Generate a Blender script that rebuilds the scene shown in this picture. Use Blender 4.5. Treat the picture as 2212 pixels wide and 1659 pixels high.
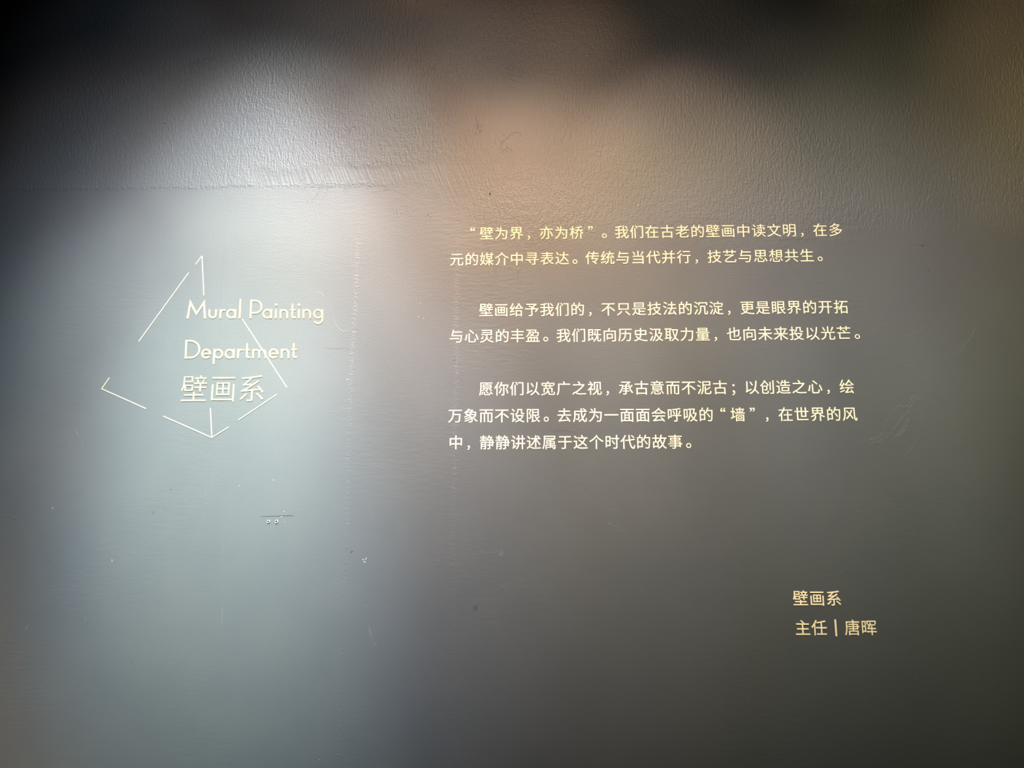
import bpy, math, random
from mathutils import Matrix, Vector
from mathutils.geometry import delaunay_2d_cdt

random.seed(7)
S = bpy.context.scene
for o in list(bpy.data.objects):
    bpy.data.objects.remove(o)
C = S.collection

# ------------------------------------------------------------------ camera
# wall plane: y = 0, the viewer stands 2.36 m in front of it at eye height 1.5 m and tilts the phone up
YAW, PITCH, ROLL, DIST = -0.0339, 0.1661, 0.0007, 2.3595
def camera_matrix():
    cy, sy, cp, sp, cr, sr = math.cos(YAW), math.sin(YAW), math.cos(PITCH), math.sin(PITCH), math.cos(ROLL), math.sin(ROLL)
    Rz = Matrix(((cy, -sy, 0), (sy, cy, 0), (0, 0, 1)))
    Rx = Matrix(((1, 0, 0), (0, cp, sp), (0, -sp, cp)))
    Ry = Matrix(((cr, 0, -sr), (0, 1, 0), (sr, 0, cr)))
    R = Ry @ Rx @ Rz
    r, f, u = R[0], R[1], R[2]
    return Matrix(((r[0], u[0], -f[0], 0), (r[1], u[1], -f[1], -DIST), (r[2], u[2], -f[2], 1.5), (0, 0, 0, 1)))
cam = bpy.data.cameras.new('camera')
cam.sensor_width = 36
cam.lens = 1600 / 2212 * 36
cam_o = bpy.data.objects.new('camera', cam)
C.objects.link(cam_o)
cam_o.matrix_world = camera_matrix()
S.camera = cam_o

# ------------------------------------------------------------------ world, colour
w = bpy.data.worlds.new('dark_hall')
S.world = w
w.use_nodes = True
w.node_tree.nodes['Background'].inputs[0].default_value = (0.002, 0.002, 0.0018, 1)
S.view_settings.view_transform = 'Standard'
S.view_settings.look = 'None'
S.view_settings.gamma = 1
S.view_settings.exposure = 0
S.view_settings.use_curve_mapping = False
S.cycles.max_bounces = 2
S.cycles.diffuse_bounces = 2
S.cycles.glossy_bounces = 1
S.cycles.caustics_reflective = False
S.cycles.caustics_refractive = False

# ------------------------------------------------------------------ unseen spots, many added and fitted to build the wall's light pattern
# (cone angle, lamp position, point aimed at on the wall, power per colour channel in watts)
LAMPS = [
    (80, (1.5, -0.7, 3.9), (1.5, 0, 3.4), (3.2, 2.7, 1.6)),
    (40, (2.0, -2.0, 3.9), (2.0, 0, 3.0), (77.6, 52.8, 25.2)),
    (55, (-0.5, -0.7, 3.9), (-0.5, 0, 3.4), (7.5, 3.9, 2.1)),
    (40, (1.5, -2.0, 3.9), (1.5, 0, 2.0), (65.3, 57.5, 38.7)),
    (40, (-1.5, -1.2, 3.9), (-1.5, 0, 3.0), (4.7, 5.8, 7.2)),
    (32, (2.0, -2.0, 3.9), (2.0, 0, 2.5), (80.8, 66.7, 22.8)),
    (25, (1.0, -0.7, 3.9), (1.0, 0, 1.0), (111.6, 142.5, 112.4)),
    (25, (1.5, -2.0, 3.9), (1.5, 0, 2.0), (58.8, 49.6, 47.4)),
    (25, (-2.0, -2.0, 3.9), (-2.0, 0, 0.2), (1057.2, 840.2, 533.4)),
    (32, (0.5, -1.2, 3.9), (0.5, 0, 2.5), (30.4, 16.1, 15.0)),
    (32, (0.5, -2.0, 3.9), (0.5, 0, 3.0), (25.2, 21.5, 16.9)),
    (40, (1.0, -2.0, 3.9), (1.0, 0, 2.5), (14.2, 13.6, 12.2)),
    (25, (-1.5, -2.0, 3.9), (-1.5, 0, 2.5), (37.6, 45.6, 53.6)),
    (40, (1.0, -1.2, 3.9), (1.0, 0, 2.5), (9.9, 8.6, 5.6)),
    (25, (1.5, -2.0, 3.9), (1.5, 0, 1.5), (129.6, 153.3, 72.9)),
    (25, (-1.0, -2.0, 3.9), (-1.0, 0, 1.0), (0.0, 188.1, 484.4)),
    (40, (1.5, -2.0, 3.9), (1.5, 0, 2.5), (40.6, 37.2, 23.0)),
    (32, (-1.0, -2.0, 3.9), (-1.0, 0, 3.0), (31.6, 26.4, 25.7)),
    (25, (-0.5, -0.7, 3.9), (-0.5, 0, 2.5), (92.7, 98.2, 90.6)),
    (32, (-1.5, -2.0, 3.9), (-1.5, 0, 2.5), (42.9, 38.5, 40.3)),
    (25, (0.5, -2.0, 3.9), (0.5, 0, 2.5), (118.3, 94.0, 59.9)),
    (32, (1.5, -2.0, 3.9), (1.5, 0, 2.0), (60.0, 54.5, 54.2)),
    (25, (-1.5, -2.0, 3.9), (-1.5, 0, 1.0), (250.2, 171.3, 135.9)),
    (25, (0.0, -2.0, 3.9), (0.0, 0, 3.0), (72.9, 43.6, 28.0)),
    (25, (-1.5, -0.7, 3.9), (-1.5, 0, 1.5), (216.9, 267.2, 297.0)),
    (32, (-1.5, -2.0, 3.9), (-1.5, 0, 2.0), (66.3, 97.0, 133.5)),
    (32, (-0.5, -2.0, 3.9), (-0.5, 0, 2.5), (111.9, 57.5, 31.7)),
    (55, (-0.5, -2.0, 3.9), (-0.5, 0, 2.5), (32.1, 40.4, 41.6)),
    (25, (0.5, -2.0, 3.9), (0.5, 0, 2.0), (56.5, 65.4, 98.7)),
    (25, (1.0, -2.0, 3.9), (1.0, 0, 1.5), (144.5, 149.5, 134.2)),
    (40, (-1.0, -0.7, 3.9), (-1.0, 0, 2.0), (219.7, 209.4, 217.3)),
    (32, (1.0, -2.0, 3.9), (1.0, 0, 2.0), (20.5, 36.0, 45.2)),
    (32, (-1.5, -2.0, 3.9), (-1.5, 0, 1.5), (102.8, 179.1, 204.1)),
    (25, (-1.0, -0.7, 3.9), (-1.0, 0, 0.2), (894.2, 805.0, 290.9)),
    (25, (1.0, -2.0, 3.9), (1.0, 0, 2.0), (127.1, 111.2, 128.5)),
    (32, (0.5, -2.0, 3.9), (0.5, 0, 2.0), (68.2, 53.0, 24.8)),
    (25, (-0.5, -2.0, 3.9), (-0.5, 0, 2.0), (133.2, 100.4, 96.2)),
    (25, (0.5, -2.0, 3.9), (0.5, 0, 1.5), (284.2, 313.0, 259.7)),
    (32, (-0.5, -2.0, 3.9), (-0.5, 0, 2.0), (129.0, 114.8, 87.7)),
    (25, (0.0, -2.0, 3.9), (0.0, 0, 2.0), (252.0, 196.3, 144.5)),
    (40, (1.0, -2.0, 3.9), (1.0, 0, 2.0), (160.0, 132.2, 102.0)),
    (55, (-1.0, -1.2, 3.9), (-1.0, 0, 2.0), (121.5, 126.1, 124.8)),
    (25, (-1.0, -1.2, 3.9), (-1.0, 0, 2.0), (471.4, 569.6, 510.4)),
    (25, (0.0, -2.0, 3.9), (0.0, 0, 1.5), (398.9, 426.8, 451.6)),
    (25, (-0.5, -2.0, 3.9), (-0.5, 0, 1.5), (452.4, 519.0, 597.2)),
    (40, (-1.0, -2.0, 3.9), (-1.0, 0, 2.0), (307.1, 234.4, 227.2)),
    (40, (-1.0, -1.2, 3.9), (-1.0, 0, 2.0), (84.0, 205.0, 258.3)),
    (40, (0.0, -2.0, 3.9), (0.0, 0, 2.0), (359.8, 238.2, 154.8)),
    (32, (-1.0, -2.0, 3.9), (-1.0, 0, 2.0), (497.2, 466.5, 400.3)),
    (25, (-1.0, -2.0, 3.9), (-1.0, 0, 1.5), (764.5, 1051.0, 1135.6)),
]
for ang, pos, aim, rgb in LAMPS:
    e = max(rgb)
    ld = bpy.data.lights.new('fitted_spotlight', 'SPOT')
    ld.energy = e
    ld.color = [c / e for c in rgb]
    ld.spot_size = math.radians(ang)
    ld.spot_blend = 1
    ld.shadow_soft_size = 0.05
    lo = bpy.data.objects.new('fitted_spotlight', ld)
    C.objects.link(lo)
    lo.location = pos
    lo.rotation_euler = (Vector(aim) - Vector(pos)).to_track_quat('-Z', 'Y').to_euler()

# ------------------------------------------------------------------ node helpers
class NT:
    def __init__(s, name):
        s.m = bpy.data.materials.new(name)
        s.m.use_nodes = True
        s.t = s.m.node_tree
        s.b = s.t.nodes['Principled BSDF']
        s.flat = False      # True: patterns run over the wall face (x, z) as 2D noise
    def put(s, sock, v):
        if isinstance(v, bpy.types.NodeSocket):
            s.t.links.new(v, sock)
        else:
            sock.default_value = v
    def math(s, op, a, b=None, c=None, clamp=False):
        n = s.t.nodes.new('ShaderNodeMath')
        n.operation = op
        n.use_clamp = clamp
        for i, v in enumerate((a, b, c)):
            if v is not None:
                s.put(n.inputs[i], v)
        return n.outputs[0]
    def smooth(s, v, lo, hi, a=0.0, b=1.0):
        n = s.t.nodes.new('ShaderNodeMapRange')
        n.interpolation_type = 'SMOOTHSTEP'
        for i, x in enumerate((v, lo, hi, a, b)):
            s.put(n.inputs[i], x)
        return n.outputs[0]
    def noise(s, vec, scale=1.0, detail=2.0, rough=0.5, dist=0.0):
        n = s.t.nodes.new('ShaderNodeTexNoise')
        n.noise_dimensions = '2D' if s.flat else '3D'
        s.put(n.inputs['Vector'], vec)
        n.inputs['Scale'].default_value = scale
        n.inputs['Detail'].default_value = detail
        n.inputs['Roughness'].default_value = rough
        n.inputs['Distortion'].default_value = dist
        return n.outputs['Fac']
    def mapping(s, vec, scale=(1, 1, 1), rot=(0, 0, 0), loc=(0, 0, 0)):
        n = s.t.nodes.new('ShaderNodeMapping')
        if s.flat:
            scale, rot, loc = (scale[0], scale[2], 1), (0, 0, -rot[1]), (loc[0], loc[2], 0)
        s.put(n.inputs['Vector'], vec)
        n.inputs['Scale'].default_value = scale
        n.inputs['Rotation'].default_value = rot
        n.inputs['Location'].default_value = loc
        return n.outputs[0]
    def mix(s, f, a, b):
        n = s.t.nodes.new('ShaderNodeMix')
        n.data_type = 'RGBA'
        s.put(n.inputs[0], f)
        s.put(n.inputs[6], a)
        s.put(n.inputs[7], b)
        return n.outputs[2]

# stains and scuffs that belong to the paint: x, z, half width, half height, tilt, strength (+ pale, - dark)
STAINS = [
    (-0.1934, 1.1973, 0.0079, 0.0093, 0, -0.55),
    (-1.2249, 1.4874, 0.0053, 0.0083, -20, -0.40),
    (-1.1889, 1.4975, 0.0038, 0.0038, 0, -0.30),
    (-1.6016, 1.1320, 0.0037, 0.0089, -20, 0.50),
    (-0.1130, 1.3618, 0.0094, 0.0094, 0, 0.25),
    (-1.3469, 1.3373, 0.0045, 0.0104, 15, 0.30),
    (-0.3131, 1.3397, 0.0032, 0.0020, 0, 0.70),
    (-1.4148, 1.1579, 0.0037, 0.0074, -10, 0.20),
    (-0.5171, 1.1232, 0.0033, 0.0215, 16, 0.42),
    (-0.5032, 1.0905, 0.0031, 0.0129, 35, 0.30),
    (-1.5439, 1.6998, 0.0169, 0.0018, 0, -0.25),
    (-0.8014, 1.4582, 0.0030, 0.0059, 25, 0.30),
    (-0.5354, 1.2016, 0.0144, 0.0029, -8, 0.20),
    (-0.9831, 1.1777, 0.0023, 0.0380, 3, 0.22),
    (-0.9930, 1.3535, 0.0018, 0.0592, 1, 0.12),
    (-1.2566, 1.0318, 0.0022, 0.0233, 30, -0.30),

]

def wall_paint():
    N = NT('dark_grey_satin_wall_paint')
    tc = N.t.nodes.new('ShaderNodeTexCoord')
    P = tc.outputs['Object']
    sx = N.t.nodes.new('ShaderNodeSeparateXYZ')
    N.put(sx.inputs[0], P)
    X, Z = sx.outputs['X'], sx.outputs['Z']
    P3 = P
    cz = N.t.nodes.new('ShaderNodeCombineXYZ')
    N.put(cz.inputs[0], X)
    N.put(cz.inputs[1], Z)
    P = cz.outputs[0]
    N.flat = True
    # --- where the coarse roller coat ends and the smooth lower coat starts
    n_edge = N.noise(N.mapping(P, (9, 1, 9)), 1, 5, 0.65)
    edge = N.math('ADD', N.smooth(X, -0.45, 0.0, 2.588, 2.375), N.math('MULTIPLY', N.math('SUBTRACT', n_edge, 0.5), N.smooth(X, -0.75, -0.25, 0.018, 0.10)))
    # a trowelled repair patch between the two coats
    soft_w = N.smooth(X, -0.55, -0.2, 0.006, 0.07)
    up = N.smooth(N.math('DIVIDE', N.math('SUBTRACT', Z, edge), soft_w), -1.0, 1.3)
    n_patch = N.noise(N.mapping(P, (4, 1, 5), loc=(3, 0, 1)), 1, 3, 0.6)
    pa = N.math('MULTIPLY', N.smooth(X, -0.99, -0.95), N.smooth(X, -0.30, -0.12, 1, 0))
    pb = N.smooth(N.math('ADD', Z, N.math('MULTIPLY', N.math('SUBTRACT', n_patch, .5), .10)), 2.635, 2.675, 1, 0)
    patch = N.math('MULTIPLY', pa, pb)
    coarse = N.math('MULTIPLY', up, N.math('SUBTRACT', 1.0, patch))
    calm = N.smooth(N.noise(P, 1.3, 2), 0.3, 0.65, 0.55, 1.0)
    # --- coarse vertical roller stipple
    a = N.noise(N.mapping(P, (140, 1, 42)), 1, 2, 0.55, 0.3)
    b = N.noise(N.mapping(P, (190, 1, 170)), 1, 1.5, 0.5)
    st = N.math('ADD', N.math('MULTIPLY', a, 0.62), N.math('MULTIPLY', b, 0.38))
    h = N.math('MULTIPLY', N.math('MULTIPLY', st, coarse), N.math('MULTIPLY', calm, 0.0014))
    # --- slanted trowel combing on the patch
    cb = N.noise(N.mapping(N.mapping(P, rot=(0, math.radians(22), 0)), (120, 1, 9)), 1, 2, 0.5)
    h = N.math('ADD', h, N.math('MULTIPLY', N.math('MULTIPLY', cb, N.math('MULTIPLY', patch, up)), 0.0006))
    # --- smooth coat: fine pores and faint horizontal smears
    f = N.noise(P, 210, 2, 0.6)
    s2 = N.noise(N.mapping(P, (22, 1, 85)), 1, 2.5, 0.5)
    soft = N.smooth(N.noise(P, 2.1, 2), 0.42, 0.7)
    h = N.math('ADD', h, N.math('MULTIPLY', f, 0.00024))
    h = N.math('ADD', h, N.math('MULTIPLY', N.math('MULTIPLY', s2, soft), 0.0003))
    # --- broken edge ridge of the upper coat
    rid = N.smooth(N.math('ABSOLUTE', N.math('SUBTRACT', Z, edge)), 0.0, 0.013, 1, 0)
    rb = N.noise(N.mapping(P, (90, 1, 90)), 1, 3, 0.7)
    h = N.math('ADD', h, N.math('MULTIPLY', N.math('MULTIPLY', rid, N.smooth(rb, 0.45, 0.65)), N.smooth(X, -0.60, -0.42, 0.0004, 0.00005)))
    h = N.math('ADD', h, N.math('MULTIPLY', coarse, 0.00012))
    # --- vertical roller-lap lines
    wob = N.math('MULTIPLY', N.math('SUBTRACT', N.noise(N.mapping(P, (1, 1, 3)), 1, 3), 0.5), 0.02)
    Xw = N.math('ADD', X, wob)
    rip = N.noise(N.mapping(P, (70, 1, 150)), 1, 2, 0.6, 1.0)
    below = N.math('SUBTRACT', 1.0, N.smooth(Z, 2.30, 2.56))
    for cx, wd, amp in ((-0.602, 0.015, 0.0007), (-0.262, 0.016, 0.0007), (0.566, 0.010, 0.0003)):
        band = N.smooth(N.math('ABSOLUTE', N.math('SUBTRACT', Xw, cx)), 0.0, wd, 1, 0)
        h = N.math('ADD', h, N.math('MULTIPLY', N.math('MULTIPLY', N.math('MULTIPLY', band, N.math('SUBTRACT', rip, 0.5)), below), amp))
    step = N.smooth(N.math('ADD', X, N.math('MULTIPLY', wob, 0.3)), -1.056, -1.050)
    h = N.math('ADD', h, N.math('MULTIPLY', N.math('MULTIPLY', step, below), 0.0001))
    # --- a few stray scratches
    sc = N.noise(N.mapping(P, (2.2, 1, 2.4), rot=(0, 0.6, 0), loc=(1.7, 0, 0.4)), 1, 6, 0.55, 1.2)
    line = N.smooth(N.math('ABSOLUTE', N.math('SUBTRACT', sc, 0.5)), 0.0, 0.0035, 1, 0)
    few = N.smooth(N.noise(P, 3.7, 1), 0.60, 0.68)
    h = N.math('ADD', h, N.math('MULTIPLY', N.math('MULTIPLY', line, few), 0.00018))
    bump = N.t.nodes.new('ShaderNodeBump')
    bump.inputs['Strength'].default_value = 1.0
    bump.inputs['Distance'].default_value = 1.0
    N.put(bump.inputs['Height'], h)
    N.put(N.b.inputs['Normal'], bump.outputs[0])
    # --- paint colour with stains
    blot = N.noise(P, 5, 4, 0.6)
    col = N.mix(N.smooth(blot, 0.3, 0.7), (0.068, 0.069, 0.069, 1), (0.072, 0.072, 0.071, 1))
    for x, z, rx, rz, tilt, v in STAINS:
        m = N.t.nodes.new('ShaderNodeMapping')
        m.vector_type = 'TEXTURE'
        m.inputs['Location'].default_value = (x, 0, z)
        m.inputs['Rotation'].default_value = (0, -math.radians(tilt), 0)
        m.inputs['Scale'].default_value = (rx, 1000, rz)
        N.put(m.inputs['Vector'], P3)
        ln = N.t.nodes.new('ShaderNodeVectorMath')
        ln.operation = 'LENGTH'
        N.put(ln.inputs[0], m.outputs[0])
        msk = N.smooth(ln.outputs['Value'], 0.25, 1.25, abs(v), 0.0)
        tone = (0.03, 0.032, 0.032, 1) if v < 0 else (0.13, 0.13, 0.125, 1)
        col = N.mix(msk, col, tone)
    N.put(N.b.inputs['Base Color'], col)
    N.b.inputs['Roughness'].default_value = 0.45
    N.b.inputs['Specular IOR Level'].default_value = 0.5
    return N.m

def plain(name, col, rough=0.6, spec=0.3, grain=None):
    N = NT(name)
    tc = N.t.nodes.new('ShaderNodeTexCoord')
    n = N.noise(tc.outputs['Object'], grain or 60, 3, 0.6)
    a = tuple(c * 0.97 for c in col) + (1,)
    b = tuple(min(1, c * 1.03) for c in col) + (1,)
    N.put(N.b.inputs['Base Color'], N.mix(n, a, b))
    N.b.inputs['Roughness'].default_value = rough
    N.b.inputs['Specular IOR Level'].default_value = spec
    return N.m

M_WALL = wall_paint()
M_CREAM = plain('cream_acrylic', (0.96, 0.745, 0.475), 0.55, 0.3)
M_CREAM_DIM = plain('dimmed_cream_title', (0.30, 0.20, 0.12), 0.7, 0.1)  # lettering cream darkened in colour, so strong light does not bleach the title
M_STRIP = plain('dimmed_cream_emblem', (0.36, 0.27, 0.19), 0.7, 0.1)  # same cream, darkened less, for the brightly lit emblem strips
M_FLOOR = plain('dark_floor_concrete', (0.05, 0.05, 0.05), 0.7, 0.3, 9)
M_PLASTER = plain('white_plaster', (0.21, 0.205, 0.185), 0.8, 0.2)
M_DUST = plain('pale_dust', (0.22, 0.22, 0.21), 0.9, 0.1)
M_DARK = plain('dark_hole', (0.012, 0.012, 0.011), 0.8, 0.2)
M_RED = plain('red_paint', (0.30, 0.02, 0.05), 0.5, 0.4)
M_PLUG = plain('white_plastic', (0.19, 0.18, 0.15), 0.45, 0.5)
M_CRACK = plain('crack_shadow', (0.030, 0.028, 0.026), 0.9, 0.1)

# ------------------------------------------------------------------ object helpers
def link(o, parent=None):
    C.objects.link(o)
    if parent is not None:
        o.parent = parent
    return o

def thing(name, label, cat, loc, group=None):
    o = bpy.data.objects.new(name, None)
    C.objects.link(o)
    o.location = loc
    o.empty_display_size = 0.05
    o['label'] = label
    o['category'] = cat
    if group:
        o['group'] = group
    return o

def mesh_obj(name, verts, faces, mat, parent=None, loc=(0, 0, 0)):
    me = bpy.data.meshes.new(name)
    me.from_pydata(verts, [], faces)
    me.materials.append(mat)
    me.update()
    o = bpy.data.objects.new(name, me)
    o.location = loc
    return link(o, parent)

def box(x0, y0, z0, x1, y1, z1):
    v = [(x, y, z) for x in (x0, x1) for y in (y0, y1) for z in (z0, z1)]
    f = [(0, 1, 3, 2), (4, 6, 7, 5), (0, 4, 5, 1), (2, 3, 7, 6), (0, 2, 6, 4), (1, 5, 7, 3)]
    return v, f

def cut_mesh(loops, depth, name, lift=0.0):
    """flat cut-out: closed loops in metres (holes by nesting), given a real thickness standing off the wall"""
    vin, ein = [], []
    for L in loops:
        k, n = len(vin), len(L)
        vin += [Vector(p) for p in L]
        ein += [(k + i, k + (i + 1) % n) for i in range(n)]
    vo, eo, fo, _, _, _ = delaunay_2d_cdt(vin, ein, [], 0, 1e-7)
    def filled(c):
        wn = 0
        for L in loops:
            for i in range(len(L)):
                (x1, y1), (x2, y2) = L[i - 1], L[i]
                if (y1 > c[1]) != (y2 > c[1]):
                    if c[0] < (x2 - x1) * (c[1] - y1) / (y2 - y1) + x1:
                        wn += 1 if y2 > y1 else -1
        return wn != 0
    keep = []
    for f in fo:
        c = ((vo[f[0]][0] + vo[f[1]][0] + vo[f[2]][0]) / 3, (vo[f[0]][1] + vo[f[1]][1] + vo[f[2]][1]) / 3)
        if filled(c):
            a = (vo[f[1]] - vo[f[0]]).cross(vo[f[2]] - vo[f[0]])
            keep.append(tuple(f) if a > 0 else tuple(f[::-1]))
    n = len(vo)
    front, back = -depth - lift, -lift
    vs = [(v[0], front, v[1]) for v in vo] + [(v[0], back, v[1]) for v in vo]
    fs = list(keep) + [tuple(i + n for i in f[::-1]) for f in keep]
    edges = {(f[i], f[(i + 1) % 3]) for f in keep for i in range(3)}
    fs += [(q, p, p + n, q + n) for p, q in edges if (q, p) not in edges]
    me = bpy.data.meshes.new(name)
    me.from_pydata(vs, [], fs)
    me.update()
    me.name = name
    return me

def merge(name, meshes, mat):
    vs, fs = [], []
    for me in meshes:
        k = len(vs)
        vs += [tuple(v.co) for v in me.vertices]
        fs += [tuple(i + k for i in p.vertices) for p in me.polygons]
    for me in meshes:
        bpy.data.meshes.remove(me)
    out = bpy.data.meshes.new(name)
    out.from_pydata(vs, [], fs)
    out.materials.append(mat)
    out.update()
    return out

# ------------------------------------------------------------------ the setting
v, f = box(-4.5, 0.0, 0.0, 4.5, 0.2, 4.4)
wall = mesh_obj('wall_back', v, f, M_WALL)
wall['kind'] = 'structure'
wall['label'] = 'dark grey painted exhibition wall with rough upper coat'
v, f = box(-4.5, -4.5, -0.1, 4.5, 0.2, 0.0)
fl = mesh_obj('floor', v, f, M_FLOOR)
fl['kind'] = 'structure'
fl['label'] = 'dark floor in front of the exhibition wall'

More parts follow.
